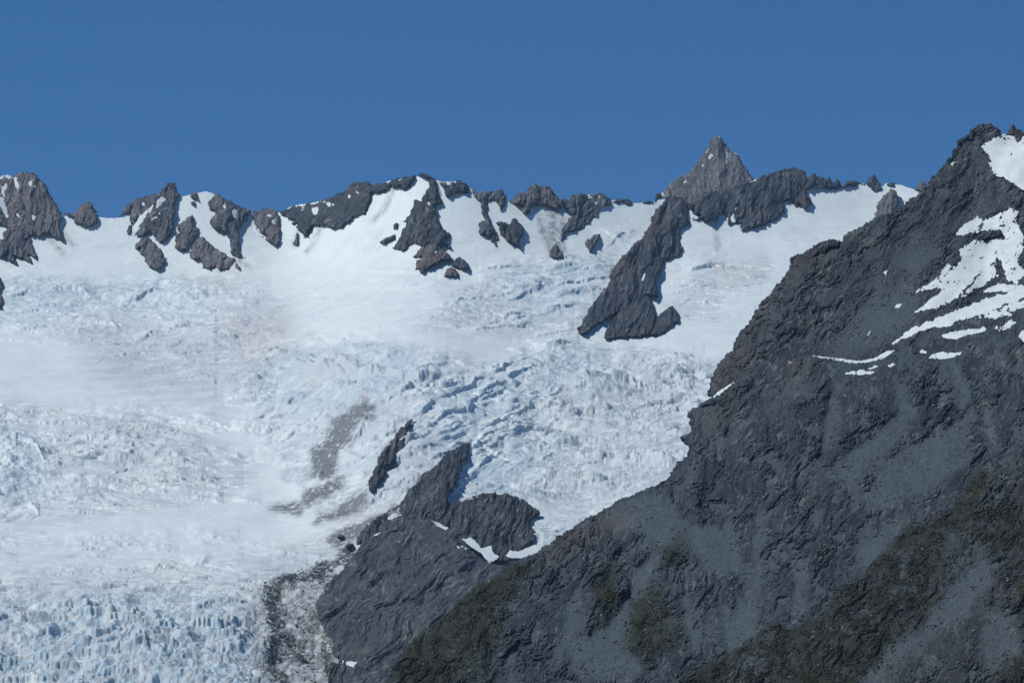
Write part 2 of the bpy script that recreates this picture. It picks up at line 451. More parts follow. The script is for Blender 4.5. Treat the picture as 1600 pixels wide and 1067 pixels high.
def cliff_relief(x, y):
    h = np.zeros(x.shape)
    for k, item in enumerate(CLIFFS):
        A, L = item[0], item[1]
        jag = item[2] if len(item) > 2 else 3.6
        x0, x1 = L[0][0], L[-1][0]
        cols = np.nonzero((x[0] > x0) & (x[0] < x1))[0]
        if len(cols) < 3: continue
        c0, c1 = cols[0], cols[-1] + 1
        ym = y[:, (c0 + c1)//2]
        rws = np.nonzero((ym > min(p[1] for p in L) - 110) & (ym < max(p[1] for p in L) + 25))[0]
        if len(rws) < 3: continue
        r0, r1 = rws[0], rws[-1] + 1
        xs = x[r0:r1, c0:c1]; ys = y[r0:r1, c0:c1]
        X1 = xs[0]
        f = np.interp(X1, [p[0] for p in L], [p[1] for p in L])
        f = f + jag*fbm(X1/44, X1*0 + k*3.1, 4, 400 + k, 0.62)
        ends = np.sqrt(np.clip((X1 - x0)/25, 0, 1)*np.clip((x1 - X1)/25, 0, 1))[None]
        lip = ends*(0.2 + 0.9*sstep(-0.45, 0.35, fbm(xs/62, ys/26 + k*1.7, 3, 500 + k, 0.55)))
        sgap = f[None] - ys + 0.8*fbm(xs/7, ys/9, 3, 600 + k)
        run = 9 + 0.9*A
        fade = 1 - sstep(80, 108, sgap)
        h[r0:r1, c0:c1] += A*0.80*lip*sstep(0, 2.0, sgap)*np.exp(-np.maximum(sgap, 0)/run)*fade
    return h

def ice_relief(x, y):
    R = sample(R_ICE, x, y); t = sample(T_ICE, x, y)
    a, b = ray(x, y)
    X = a*R; Y = R
    z = {k: sample(Z[k], x, y) for k in Z}
    big = np.clip(z['mid']*0.85 + z['upmid']*0.8 + z['upleft']*0.55 + z['lowleft']*0.6 + z['leftser']*0.9 + z['upleft2']*0.25 + z['cwm']*0.3, 0, 1.4)
    patchy = sstep(-0.25, 0.35, fbm(X/70, Y/150, 4, 77))
    calm = np.clip(1 - z['lowleft'], 0, 1)
    rag = big*(patchy*(0.25 + 0.75*calm*0 + 0.75) + 0.18)
    lean = np.clip(t/0.28, 0.25, 1.2)
    h = np.zeros(x.shape)
    # broken steps across the flow, each with a short ice cliff at its lower edge
    bend = 70*fbm(X/330, Y/300, 3, 13) + 12*fbm(X/60, Y/60, 4, 14, 0.6)
    for sp, am, sd_ in ((95.0, 10.0, 15), (37.0, 5.0, 16), (15.0, 1.8, 17)):
        ph = (Y + bend + 0.25*X + fbm(X/sp/1.5, Y/sp/1.5, 4, sd_, 0.6)*sp*0.45)/sp
        fr = ph - np.floor(ph)
        saw = sstep(0, 0.07, fr)*(1 - fr)
        h += big*lean*am*saw*sstep(-0.2, 0.45, fbm(X/120, Y/80, 4, sd_+40))
    grain = 2.8*fbm(X/44, Y/24, 4, 8, 0.62) + 1.5*fbm(X/10, Y/8, 4, 7, 0.72)
    h += (0.25 + 0.75*patchy)*big*lean*(grain + 1.0*serac(X*0.6, Y*0.9, 15.0, 3)*sstep(0, 0.5, fbm(X/60, Y/70, 3, 91)))
    F1, F2, rid, ox, oy = worley((X + 9*fbm(X/30, Y/30, 3, 61))/34, (Y + 9*fbm(X/30, Y/30, 3, 62))/60, 63)
    flute = sstep(0.0, 0.12, F2 - F1)*(0.2 + rid) + 0.8*((rid*9.7 % 1) - 0.5)*ox
    h += np.clip(z['lowleft'], 0, 1)*(2.6*flute*sstep(-0.3, 0.4, fbm(X/110, Y/120, 3, 64)) + 1.2*serac(X, Y*0.6, 13.0, 9) + 5.0*fbm(X/70, Y/60, 4, 19) + 2.4*fbm(X/18, Y/18, 5, 18, 0.66))
    st = np.clip(z['leftlow']*1.1 + z['lowcrack']*0.7 + z['ribs']*0.9 + z['sidefield']*0.9 + z['neve']*0.18 + z['upleft2']*0.4 + z['nevecrack']*0.6 + 0.02, 0, 1.4)
    sparse = 0.12 + 1.15*sstep(-0.25, 0.4, fbm(X/190, Y/110, 4, 24))
    cx_ = X + 0.0*Y; cy_ = Y + 40*fbm(X/300, Y/300, 2, 26) + 0.18*X
    h += st*(8.0*clefts(cx_, cy_, 170, 44, 21) + 5.0*clefts(cx_, cy_, 110, 22, 22) + 2.0*clefts(cx_, cy_, 40, 11, 23))*np.clip(t/0.22, 0.4, 1.3)*sparse
    h += st*(2.2*fbm(X/90, Y/26, 3, 25, 0.6) + 0.8*fbm(X/14, Y/14, 3, 27))*np.clip(t/0.2, 0.4, 1.2)*sparse
    if x.shape[0] > 1: h += cliff_relief(x, y)
    h += np.clip(big + 0.3*st, 0, 1)*14*fbm(X/190, Y/150, 2, 33)*lean
    steep = sstep(0.35, 0.6, t)
    h += 0.7*(1 - 0.6*steep)*fbm(X/60, Y/60, 4, 31) + 5.0*(1 - 0.7*steep)*fbm(X/240, Y/260, 3, 32)*np.clip(t/0.25, 0.3, 1.0)
    return h, X, Y, z, big, st, t

def ice_albedo(X, Y, z, big, st):
    clean = np.array([0.76, 0.84, 0.81]); old = np.array([0.61, 0.66, 0.66]); ice = np.array([0.45, 0.575, 0.625]); dirt = np.array([0.182, 0.195, 0.190])
    pink = np.array([0.60, 0.585, 0.565])
    n1 = fbm(X/45, Y/70, 5, 41); n2 = fbm(X/14, Y/22, 4, 45)
    c = np.ones(X.shape + (3,))*clean
    c = mixc(c, old, np.clip(0.25 + 0.65*z['old'] + 0.25*np.minimum(big + st, 1) + (0.18 + 0.32*np.minimum(big + st, 1))*n1, 0, 1))
    n3 = fbm(X/7, Y/9, 3, 47, 0.7)
    c = mixc(c, old*0.64, np.clip(z["lowleft"]*(0.75 + 0.6*n1), 0, 0.95))
    c = mixc(c, old*0.88, np.clip(np.minimum(big, 1)*(0.1 + 1.3*n2 + 0.9*n3), 0, 0.8))
    bend = 70*fbm(X/330, Y/300, 3, 13)
    band = fbm(X/260, (Y + bend + 0.15*X)/17, 4, 48, 0.6)
    grey = np.array([0.50, 0.55, 0.565])
    c = mixc(c, grey, np.clip(np.minimum(big + st, 1)*(0.16 + 0.8*band), 0, 0.75))
    c = mixc(c, grey, np.clip(z['old']*(0.35 + 0.6*n1 + 0.5*band), 0, 0.8))
    c = mixc(c, ice, np.clip((1.0*z['blue'] + 0.28*np.minimum(big, 1))*(0.45 + 1.4*n2 + 0.6*n1 + 0.6*n3), 0, 0.9))
    c = mixc(c, pink, np.clip(z['pink']*(0.5 + 1.3*n2), 0, 0.7))
    c = mixc(c, dirt*0.8, np.clip(z['dirt']*(1.5 + 1.2*n2 + 1.2*n3), 0, 0.93))
    c = mixc(c, dirt*1.2, np.clip(z['dirtyice']*(0.85 + 1.0*n2 + 0.9*n3), 0, 0.9))
    c = mixc(c, dirt*0.33, np.clip(z['moraine']*(0.95 + 1.1*n2 + 0.8*n3), 0, 0.95))
    c = mixc(c, dirt, np.clip(z['streak']*(0.75 + 0.6*n2 + 0.6*n3), 0, 0.85))
    return c

def build_ice():
    xs = np.concatenate([np.linspace(-296, -46, 60), np.linspace(-44, 1644, 1260), np.linspace(1647, 1896, 60)])
    nx = len(xs); ny = 1250
    top = np.interp(xs, [p[0] for p in SKY_SNOW], [p[1] for p in SKY_SNOW])
    top = top + fbm(xs/9, xs*0, 3, 71)*0.8
    s = np.linspace(0, 1, ny)
    x = np.broadcast_to(xs, (ny, nx)).copy()
    y = 1135 + (top - 1135)*s[:, None]
    h, X, Y, z, big, st, t = ice_relief(x, y)
    h *= 0.15 + 0.85*sstep(0, 1, (y - top)/14)
    P = point(x, y, sample(R_ICE, x, y))
    P[..., 2] += h
    col = ice_albedo(X, Y, z, big, st)
    # the far side of the crest
    rows = [P]; cols = [col]
    for k, (dy_, dz_) in enumerate([(12, -3), (60, -40), (250, -220), (600, -520)]):
        Q = P[-1].copy(); Q[:, 1] += dy_; Q[:, 2] += dz_
        rows.append(Q[None]); cols.append(col[-1:])
    P = np.concatenate(rows); col = np.concatenate(cols)
    n = P.shape[0]
    idx = np.arange(n*nx).reshape(n, nx)
    f = np.stack([idx[:-1, :-1], idx[:-1, 1:], idx[1:, 1:], idx[1:, :-1]], -1).reshape(-1, 4)
    o = mesh_object("glacier", P, f, M_ICE, col)
    tag(o, "white and pale blue glacier with broken icefalls below a snowy ridge", "glacier", kind="structure")
build_ice()

# ------------------------------------------------------------------ rock: closed bodies standing in the ice or on the ridge
ROCKS = {}
GREY = dict(a=(0.098, 0.104, 0.108), b=(0.030, 0.036, 0.041), c=(0.138, 0.134, 0.128))
BROWN = dict(a=(0.140, 0.133, 0.130), b=(0.054, 0.057, 0.060), c=(0.19, 0.170, 0.158))
RED = dict(a=(0.115, 0.094, 0.089), b=(0.052, 0.047, 0.05), c=(0.15, 0.115, 0.107))
DARK = dict(a=(0.054, 0.062, 0.067), b=(0.016, 0.021, 0.026), c=(0.092, 0.092, 0.088))

def rock(name, label, cat, poly, pal=GREY, base=None, off=0.0, slope=0.75, pw=0.92, cap=1e9, strata=70, step=0.85, jit=2.0,
         rough=1.0, wl=1.0, embed=3.0, mat=None, group=None, kind=None, parent=None, zones=None, bury=14.0, smooth=False, seed=None, snowlike=False, wide=3.0, scree=0.0, gully=0.0):
    base = R_ICE if base is None else base
    seed = (hash_name(label or name) if seed is None else seed)
    p = np.asarray(poly, float)
    lo = p.min(0) - 6; hi = p.max(0) + 6
    xs = np.arange(lo[0], hi[0] + step, step); ys = np.arange(lo[1], hi[1] + step, step)
    x, y = np.meshgrid(xs, ys)
    R = sample(base, x, y) + off
    mpp = R/F
    d = sdf(poly, x, y)
    d = d + jit*(fbm(x/12, y/12, 5, seed, 0.72)*1.2)
    gyd, gxd = np.gradient(d, step)
    gl = np.maximum(np.hypot(gxd, gyd), 0.3)
    rim = (d < 0) & (d > -1.3*step)
    mv = np.where(rim, -d/gl, 0)
    x = x + mv*gxd/gl; y = y + mv*gyd/gl
    keep = d > -1.3*step
    dd = np.maximum(d, 0)
    # body
    dc = cap*(1 - np.exp(-dd/cap)) if cap < 1e8 else dd
    hgt = slope*mpp*(dc**pw + 4.0*(1 - np.exp(-dd/1.5)))
    th = math.radians(strata)
    qx = x + 7*wl*fbm(x/40/wl, y/40/wl, 3, seed+21); qy = y + 7*wl*fbm(x/40/wl, y/40/wl, 3, seed+22)
    u = (qx*math.cos(th) - qy*math.sin(th)); v = (qx*math.sin(th) + qy*math.cos(th))      # u runs along the beds
    soft = np.clip(dd/wide, 0, 1)
    n = 0
    crag = np.ones(x.shape)
    if not snowlike:
        if scree > 0:
            crag = sstep(scree - 0.30, scree + 0.30, 0.5 + 0.52*fbm(u/65, v/36, 6, seed+31, 0.8))
            if zones and 'scree' in zones:
                crag = crag*(1 - np.clip(0.8*sample(zones['scree'], x, y)*(0.8 + 0.8*fbm(x/16, y/16, 4, seed+33, 0.75)), 0, 1))
        bed = v + 5*wl*fbm(u/60/wl, v/30/wl, 3, seed+8)
        beds = ledges(bed/15/wl, seed, x, y)*5.0*sstep(-0.35, 0.4, fbm(u/55/wl, v/30/wl, 3, seed+9)) + ledges(bed/5.5/wl, seed, x, y)*2.0*sstep(-0.3, 0.4, fbm(u/30/wl, v/14/wl, 3, seed+10))
        n = crag*(beds*(1.7 if wl > 1.25 else 1.0) + (6.3 if wl > 1.55 else 8.5)*trifbm(u/52/wl, v/30/wl, 5, seed+1, 0.52) + 1.3*fbm(x/7, y/7, 3, seed+3, 0.7)) \
            + 11.0*min(1.0, float((hi - lo).min())/110)*trifbm(x/95/wl, y/95/wl, 3, seed+4, 0.45) + (1 - crag)*0.4*fbm(x/7, y/7, 4, seed+7, 0.75) + 3.0*crag
        if zones and 'gul' in zones:
            n = n - 15.0*sample(zones['gul'], x, y)
        if gully:
            g1 = x*math.cos(math.radians(gully)) + y*math.sin(math.radians(gully)); g2 = -x*math.sin(math.radians(gully)) + y*math.cos(math.radians(gully))
            gw = 30*fbm(x/120, y/120, 3, seed+41)
            n = n + 15.0*ridged((g1 + gw)/120, g2/420, 2, seed+42, 0.5) + 6.0*ridged((g1 + gw)/40, g2/190, 3, seed+43, 0.5)*(0.35 + 0.65*crag)
        if base is R_ICE and wl < 1.25:
            fw = 9*fbm(x/45, y/45, 3, seed+51); lean = 0.35*math.cos(th)
            n = n*0.7 + 7.5*ridged((x + fw + lean*y)/30, (y + fw)/120, 2, seed+52, 0.5) + 3.0*ridged((x + fw + lean*y)/11, (y + fw)/50, 2, seed+53, 0.5)
        n = n*rough*wl**0.5
        if base is R_ICE:
            n = n*np.clip(0.62/sample(T_ICE, x, y), 1.0, 2.6)
            n = np.maximum(n, -0.55*hgt/mpp)
    else:
        n = 1.2*fbm(x/30, y/30, 3, seed+3)*rough
    relief = hgt + n*mpp*soft
    z = {}
    if zones:
        z = {k: sample(m, x, y) for k, m in zones.items()}
        if 'scree' in z:
            relief = relief - z['scree']*0.75*n*mpp*soft - z['scree']*2.0*mpp
        if 'lump' in z:
            relief = relief + z['lump']*14*mpp
    Rf = R + embed - relief
    Rb = R + embed + np.maximum(bury, 0)*np.clip(dd/6, 0, 1) + 0.3*np.abs(hgt)
    Pf = point(x, y, Rf); Pb = point(x, y, Rb)
    # colour of the stone itself
    if snowlike:
        c = np.ones(x.shape + (3,))*np.array([0.66, 0.72, 0.71])
        c = mixc(c, (0.58, 0.635, 0.63), np.clip(0.3 + 0.8*fbm(x/14, y/14, 4, seed+9), 0, 1))
    else:
        a, b, cc = (np.array(pal[k]) for k in 'abc')
        n1 = fbm(x/40/wl, y/40/wl, 4, seed+11); n2 = fbm(u/26/wl, v/6/wl, 5, seed+12, 0.65); n3 = fbm(x/6, y/6, 3, seed+13, 0.7)
        c = np.ones(x.shape + (3,))*a
        c = mixc(c, b, np.clip(0.42 + 0.8*n2 + 0.7*n1 + 0.8*n3, 0, 1)*(crag if scree > 0 else 1))
        c = mixc(c, cc, np.clip(-0.10 + 1.1*n1 + 0.9*n3, 0, 0.85)*(0.35 if scree > 0 else 1))
        if scree > 0:
            c = mixc(c, (0.057, 0.075, 0.084), np.clip((1 - crag)*(0.85 + 0.45*n3), 0, 1))
        fleck = sstep(0.42, 0.75, fbm(u/16, v/3.2, 3, seed+15, 0.55) + 0.35*fbm(x/60, y/60, 2, seed+16))
        c = mixc(c, np.minimum(cc*2.1, 0.24), 0.65*fleck)
        if zones and 'scree' in z:
            c = mixc(c, (0.068, 0.089, 0.099), np.clip(z['scree']*(0.65 + 0.7*n3 + 0.7*n1), 0, 0.85))
        if zones and 'veg' in z:
            c = mixc(c, (0.025, 0.027, 0.015), np.clip(z['veg']*(0.95 + 0.7*n3 + 0.5*n1), 0, 0.95))
        if zones and 'rust' in z:
            c = mixc(c, (0.088, 0.072, 0.063), np.clip(z['rust']*(0.5 + 0.8*n3), 0, 0.7))
        if zones and 'pale' in z:
            c = mixc(c, (0.19, 0.185, 0.175), np.clip(z['pale']*(0.5 + 1.0*n2 + 0.6*n3), 0, 0.9))
    ny, nx = x.shape
    idx = np.arange(ny*nx).reshape(ny, nx)
    k4 = keep[:-1, :-1] & keep[:-1, 1:] & keep[1:, 1:] & keep[1:, :-1]
    q = np.stack([idx[:-1, :-1], idx[1:, :-1], idx[1:, 1:], idx[:-1, 1:]], -1)[k4]
    if len(q) == 0: raise RuntimeError("empty " + name)
    N = ny*nx
    e = np.concatenate([q[:, [0, 1]], q[:, [1, 2]], q[:, [2, 3]], q[:, [3, 0]]])
    key = np.sort(e, 1); key = key[:, 0].astype(np.int64)*N + key[:, 1]
    _, first, cnt = np.unique(key, return_index=True, return_counts=True)
    be = e[first[cnt == 1]]
    qb = q[:, ::-1] + N
    side = np.stack([be[:, 1], be[:, 0], be[:, 0] + N, be[:, 1] + N], -1)
    faces = np.concatenate([q, qb, side])
    used = np.unique(faces); remap = np.full(2*N, -1, np.int64); remap[used] = np.arange(len(used))
    V = np.concatenate([Pf.reshape(-1, 3), Pb.reshape(-1, 3)])[used]
    C = np.concatenate([c.reshape(-1, 3)]*2)[used]
    mat = mat or (M_SNOW if snowlike else M_ROCK_FAR)
    o = mesh_object(name, V, remap[faces], mat, C, smooth, parent)
    tag(o, label, cat, group, kind)
    # remember the surface so that snow, scrub and stones can lie on it
    ROCKS[label or name] = (o, lo, step, Rf, keep, x.shape)
    return o

def hash_name(s):
    h = 7
    for ch in s: h = (h*131 + ord(ch)) % 99991
    return h

class Surface:
    """distance of a built body's front, on the survey grid, for things that lie on it"""
    def __init__(self, label, r=2):
        o, lo, step, Rf, keep, shp = ROCKS[label]
        u = np.clip((GXX - lo[0])/step, 0, shp[1]-1.001); v = np.clip((GYY - lo[1])/step, 0, shp[0]-1.001)
        i = u.astype(int); j = v.astype(int); fu = u-i; fv = v-j
        g = Rf[j, i]*(1-fu)*(1-fv) + Rf[j, i+1]*fu*(1-fv) + Rf[j+1, i]*(1-fu)*fv + Rf[j+1, i+1]*fu*fv
        self.raw = g; self.grid = blur(g, r); self.obj = o

def patch(surf, poly, label=None, parent=True, jit=1.1, thick=1.6, step=0.8, name="snow_patch", group=None, r=None, cat="snow patch"):
    """a bank of snow lying on rock"""
    mpp = float(np.median(surf.grid))/F
    return rock(name, label, None if parent else cat, poly, base=surf.grid, off=0, slope=0.30, pw=0.6, cap=8, jit=jit, step=step, embed=1.2*mpp - thick*mpp*0.9,
                snowlike=True, smooth=True, parent=surf.obj if parent else None, bury=6*mpp, group=group, seed=hash_name(str(poly[0])), wide=4)

G1 = "rock outcrops along the skyline ridge"
# --- left end of the ridge
L = "tall dark fluted rock peak at the left end of the skyline"
rock("rock_peak", L, "rock peak", [(-290,285),(-30,272),(0,278),(11,275),(21,277),(35,268.5),(51,271),(60,277),(67,285),(74,292),(81,308),(87,319),(97,332),(98,342),(93,350),(94,361),(102,374),(100,381),(93,374),(84,371),(76,366),(67,367),(60,374),(55,368),(46,368),(36,362),(20,358),(0,352),(-290,350)], BROWN, strata=82, group=G1, slope=0.8)
S = Surface(L)
for q in ([(0,276),(11,273),(20,278),(12,281),(0,282)],[(1,289),(10,287),(14,293),(7,298),(9,308),(4,306),(2,297)],[(20,278),(26,277),(29,290),(32,302),(28,301),(24,290)],[(43,285),(52,281),(55,292),(46,291)],
          [(-6,306),(4,308),(10,322),(14,341),(10,340),(2,326),(-6,320)],[(50,336),(56,339),(55,345),(51,343)],[(22,330),(29,334),(33,342),(27,340)]):
    patch(S, q)
L = "ragged grey buttress below the tall fluted peak at the left edge"
rock("rock_buttress", L, "rock outcrop", [(-290,382),(-30,378),(5,374),(4,364),(13,356),(28,352),(36,352),(45,362),(50,377),(56,396),(59,408),(46,399),(51,413),(36,405),(24,401),(26,414),(11,406),(0,403),(-290,406)], GREY, strata=60, group=G1)
L = "black rock sliver above the blue icefall at the left edge of the glacier"
rock("rock_outcrop", L, "rock outcrop", [(-120,430),(-5,430),(2,434),(6,446),(7,461),(8,472),(4,481),(-120,482)], DARK, strata=80, jit=1)
L = "small rock tooth alone in the snowy gap right of the fluted peak"
rock("rock_tooth", L, "rock outcrop", [(101,334),(108,332),(115,333),(122,326),(129,318),(138,313),(145,318),(147,326),(153,336),(154,350),(146,353),(138,357),(129,352),(118,351),(115,342),(106,338)], BROWN, strata=80, group=G1)
# --- second peak
L = "blocky dark summit striped by diagonal snow gullies, left of the skyline's first snow dome"
rock("rock_peak", L, "rock peak", [(180,342),(191,333),(194,326),(206,315),(216,308),(225,309),(236,304),(249,301),(258,294),(261,287),(271,286),(277,294),(278,301),(283,308),(277,311),(273,320),(274,332),(270,343),(273,354),(268,366),(260,377),(249,382),(244,377),(236,367),(225,368),(213,374),(212,367),(208,366),(200,368),(197,361),(204,351),(201,337),(194,336)], GREY, strata=55, group=G1)
S = Surface(L)
for q in ([(251,302),(259,311),(247,326),(239,326),(225,343),(216,360),(207,371),(201,366),(219,337),(230,329),(240,318),(244,306)],[(236,343),(254,329),(250,337),(240,346)],[(222,310),(227,312),(225,322),(221,319)],[(203,345),(212,341),(208,348)]):
    patch(S, q)
L = "egg shaped brown boulder mass under the gully striped summit"
rock("rock_outcrop", L, "rock outcrop", [(212,382),(222,371),(233,371),(244,380),(252,391),(259,405),(254,418),(244,422),(233,418),(225,408),(223,401),(216,398),(218,389),(211,389)], BROWN, strata=70)
L = "small rock on top of the bright snow dome, upper of two"
rock("summit_rock", L, "rock outcrop", [(297,307),(301,302),(309,301),(308,311),(302,313)], RED, jit=1)
L = "small rock on the face of the bright snow dome, lower of two"
rock("summit_rock", L, "rock outcrop", [(297,317),(302,314),(308,318),(307,326),(301,324)], GREY, jit=1)
L = "tan rock slab standing in the snow below the bright snow dome"
rock("rock_outcrop", L, "rock outcrop", [(302,333),(304,351),(311,357),(308,367),(301,380),(294,391),(281,395),(273,387),(273,371),(278,363),(277,351),(285,349),(289,340),(296,337)], BROWN, strata=72)
L = "broad tan boulder mass at the foot of the snow dome, touching the flat snow"
rock("rock_outcrop", L, "rock outcrop", [(308,368),(319,370),(329,380),(337,388),(341,388),(354,397),(368,405),(380,422),(346,423),(337,418),(327,420),(319,418),(311,405),(298,403),(296,391),(302,380)], BROWN, strata=35)
L = "crooked dark buttress with snow pockets right of the snow dome"
rock("rock_buttress", L, "rock outcrop", [(323,318),(333,308),(341,303),(355,311),(368,318),(380,325),(392,328),(384,346),(375,355),(373,360),(375,377),(378,394),(386,402),(384,408),(371,405),(358,395),(361,388),(356,377),(351,364),(341,360),(330,354),(329,343),(336,333),(327,326)], GREY, strata=65, group=G1)
S = Surface(L)
for q in ([(344,314),(356,317),(354,327),(341,325)],[(362,323),(371,325),(370,342),(361,337)],[(352,365),(358,372),(360,386),(356,380)]):
    patch(S, q)
L = "narrow brown rock rib between the crooked buttress and the long black ridge"
rock("rock_outcrop", L, "rock outcrop", [(395,331),(410,327),(417,326),(425,325),(431,330),(438,337),(439,351),(438,374),(437,384),(430,388),(422,380),(415,374),(417,367),(406,363),(397,349)], BROWN, strata=60, group=G1)
S = Surface(L)
for q in ([(416,335),(421,334),(430,341),(431,353),(426,350)],[(397,352),(404,362),(414,372),(406,370),(396,362)]):
    patch(S, q)
# --- long ridge and central buttress
L = "long black rock ridge climbing left of the central snow summit"
rock("rock_ridge", L, "rock ridge", [(438,332),(455,322),(484,318),(512,311),(540,297),(554,285),(571,284),(585,289),(602,285),(616,280),(633,277),(653,273),(645,284),(636,297),(629,300),(625,291),(616,294),(611,292),(602,300),(594,302),(581,302),(580,313),(576,320),(570,335),(555,339),(543,349),(535,357),(519,359),(507,353),(490,354),(481,363),(483,371),(477,371),(470,363),(465,360),(463,351),(456,351),(458,344),(448,342),(441,337)], DARK, strata=45, group=G1)
S = Surface(L)
for q in ([(487,322),(498,319),(497,333),(491,337),(486,330)],[(456,322),(478,318),(476,322),(458,325)],[(484,318),(500,314),(498,318),(486,321)],[(504,315),(515,312),(522,320),(516,324),(508,318)],[(544,304),(548,305),(546,311),(543,309)],[(468,325),(476,323),(474,330),(468,330)],[(553,296),(562,302),(559,304)],[(527,341),(532,344),(528,346)],[(602,285),(610,283),(606,287)],[(587,290),(594,288),(592,291)]):
    patch(S, q, jit=0.8)
L = "small reddish scree tongue under the left part of the long black ridge"
rock("scree_tongue", L, "scree", [(463,362),(468,366),(467,384),(460,385),(456,381),(461,371)], RED, slope=0.3, jit=1)
L = "tall triangular dark buttress dropping from the central snow summit"
rock("rock_buttress", L, "rock outcrop", [(652,276),(656,271),(668,274),(677,277),(684,284),(682,290),(685,304),(692,318),(681,320),(681,332),(684,346),(697,361),(704,370),(697,374),(704,388),(692,382),(690,385),(670,384),(660,387),(650,381),(643,385),(636,392),(619,392),(613,387),(622,374),(630,360),(635,349),(628,347),(639,337),(644,323),(644,313),(658,313),(666,298),(671,290),(668,281),(660,277)], DARK, strata=75, group=G1)
S = Surface(L)
for q in ([(684,285),(688,296),(692,308),(688,305),(683,292)],[(667,316),(672,317),(671,321)]):
    patch(S, q, jit=0.8)
L = "reddish rock foot below the triangular central buttress"
rock("rock_outcrop", L, "rock outcrop", [(660,384),(672,378),(688,379),(698,394),(708,406),(692,409),(681,413),(670,419),(657,428),(656,422),(649,422),(650,410),(657,403),(647,401)], RED, strata=60, off=-6)
S = Surface(L)
patch(S, [(678,391),(683,392),(681,397),(677,395)], jit=0.5)
L = "low dark rock cap on the crest just right of the central snow summit"
rock("crest_rock", L, "rock outcrop", [(684,283),(698,286),(720,282),(734,292),(733,304),(726,303),(718,302),(704,308),(699,310),(694,301),(690,293)], DARK, strata=20, group=G1)
S = Surface(L)
for q in ([(690,285),(714,284),(712,290),(700,293)],[(722,288),(733,293),(730,298),(724,294)]):
    patch(S, q, jit=0.8)
L = "dark zigzag rock rib running down the snow right of the central buttress"
rock("rock_rib", L, "rock outcrop", [(734,294),(748,301),(765,299),(786,297),(792,309),(788,322),(782,332),(778,318),(772,312),(763,318),(761,332),(768,349),(777,363),(781,374),(777,377),(779,391),(771,380),(757,368),(749,371),(746,363),(748,346),(757,343),(751,332),(751,318),(740,307)], GREY, strata=65, group=G1)
L = "dark rock island in snow below the knobbly skyline tower"
rock("rock_outcrop", L, "rock outcrop", [(775,349),(783,346),(795,350),(800,341),(808,342),(818,354),(819,366),(812,376),(812,388),(800,380),(790,376),(783,366),(779,355)], DARK, strata=60)
L = "small wedge of rock in the snow left of the triangular central buttress"
rock("rock_outcrop", L, "rock outcrop", [(591,380),(602,371),(619,365),(616,373),(602,381),(594,382)], DARK, jit=1)
L = "tiny rock above the wedge beside the triangular central buttress"
rock("rock_outcrop", L, "rock outcrop", [(615,352),(618,348),(623,350),(620,358),(615,358)], DARK, jit=0.8)
L = "black boulder on the flat snow below the central summit"
rock("boulder", L, "boulder", [(702,417),(709,408),(717,401),(724,405),(730,410),(733,420),(720,421),(709,418)], DARK, jit=1)
L = "reddish wedge boulder in front of the black one on the flat snow"
rock("boulder", L, "boulder", [(693,433),(698,420),(705,417),(711,421),(717,427),(717,433)], RED, jit=0.8, off=-8)
# --- towers right of centre
L = "knobbly dark skyline tower above the brown streaked snow chute"
rock("rock_tower", L, "rock peak", [(794,318),(800,311),(811,301),(820,301),(831,292),(836,287),(842,291),(850,289),(860,295),(870,306),(879,312),(881,326),(876,323),(870,332),(864,326),(853,321),(844,324),(834,320),(828,333),(821,337),(815,330),(817,323),(806,318)], BROWN, strata=80, group=G1)
L = "rounded grey tower with a snow cap right of the brown streaked chute"
rock("rock_tower", L, "rock peak", [(878,313),(887,311),(895,306),(904,302),(921,304),(935,301),(945,304),(953,309),(955,318),(945,323),(938,329),(932,339),(921,349),(907,360),(890,363),(884,366),(877,376),(876,360),(884,348),(890,337),(887,329),(883,323)], GREY, strata=40, group=G1)
S = Surface(L)
for q in ([(913,308),(920,304),(929,304),(925,310),(917,312)],[(933,305),(941,309),(938,312)],[(926,314),(934,316),(935,321),(929,319)],[(939,321),(944,325),(940,330)]):
    patch(S, q, jit=0.8)
L = "low rock bump on the snow crest right of the grey tower"
rock("rock_bump", L, "rock outcrop", [(956,316),(966,311),(980,311),(991,318),(984,323),(977,322),(974,316),(964,319)], DARK, jit=1.2, group=G1)
L = "low rock bump on the snow crest nearest the pyramid peak"
rock("rock_bump", L, "rock outcrop", [(1003,318),(1008,314),(1014,314),(1022,316),(1024,306),(1030,302),(1037,303),(1036,309),(1028,311),(1024,318),(1012,318)], DARK, jit=1, group=G1)
L = "dark debris fan at the bottom of the brown streaked snow chute"
rock("debris_fan", L, "scree", [(863,403),(857,392),(862,388),(868,380),(873,390),(880,394),(888,402)], BROWN, slope=0.25, jit=2)
L = "forked dark rock fin in the snow left of the great dark spur"
rock("rock_outcrop", L, "rock outcrop", [(912,381),(918,371),(922,374),(928,367),(938,365),(935,377),(926,389),(921,396),(919,388)], BROWN, strata=60, jit=1)
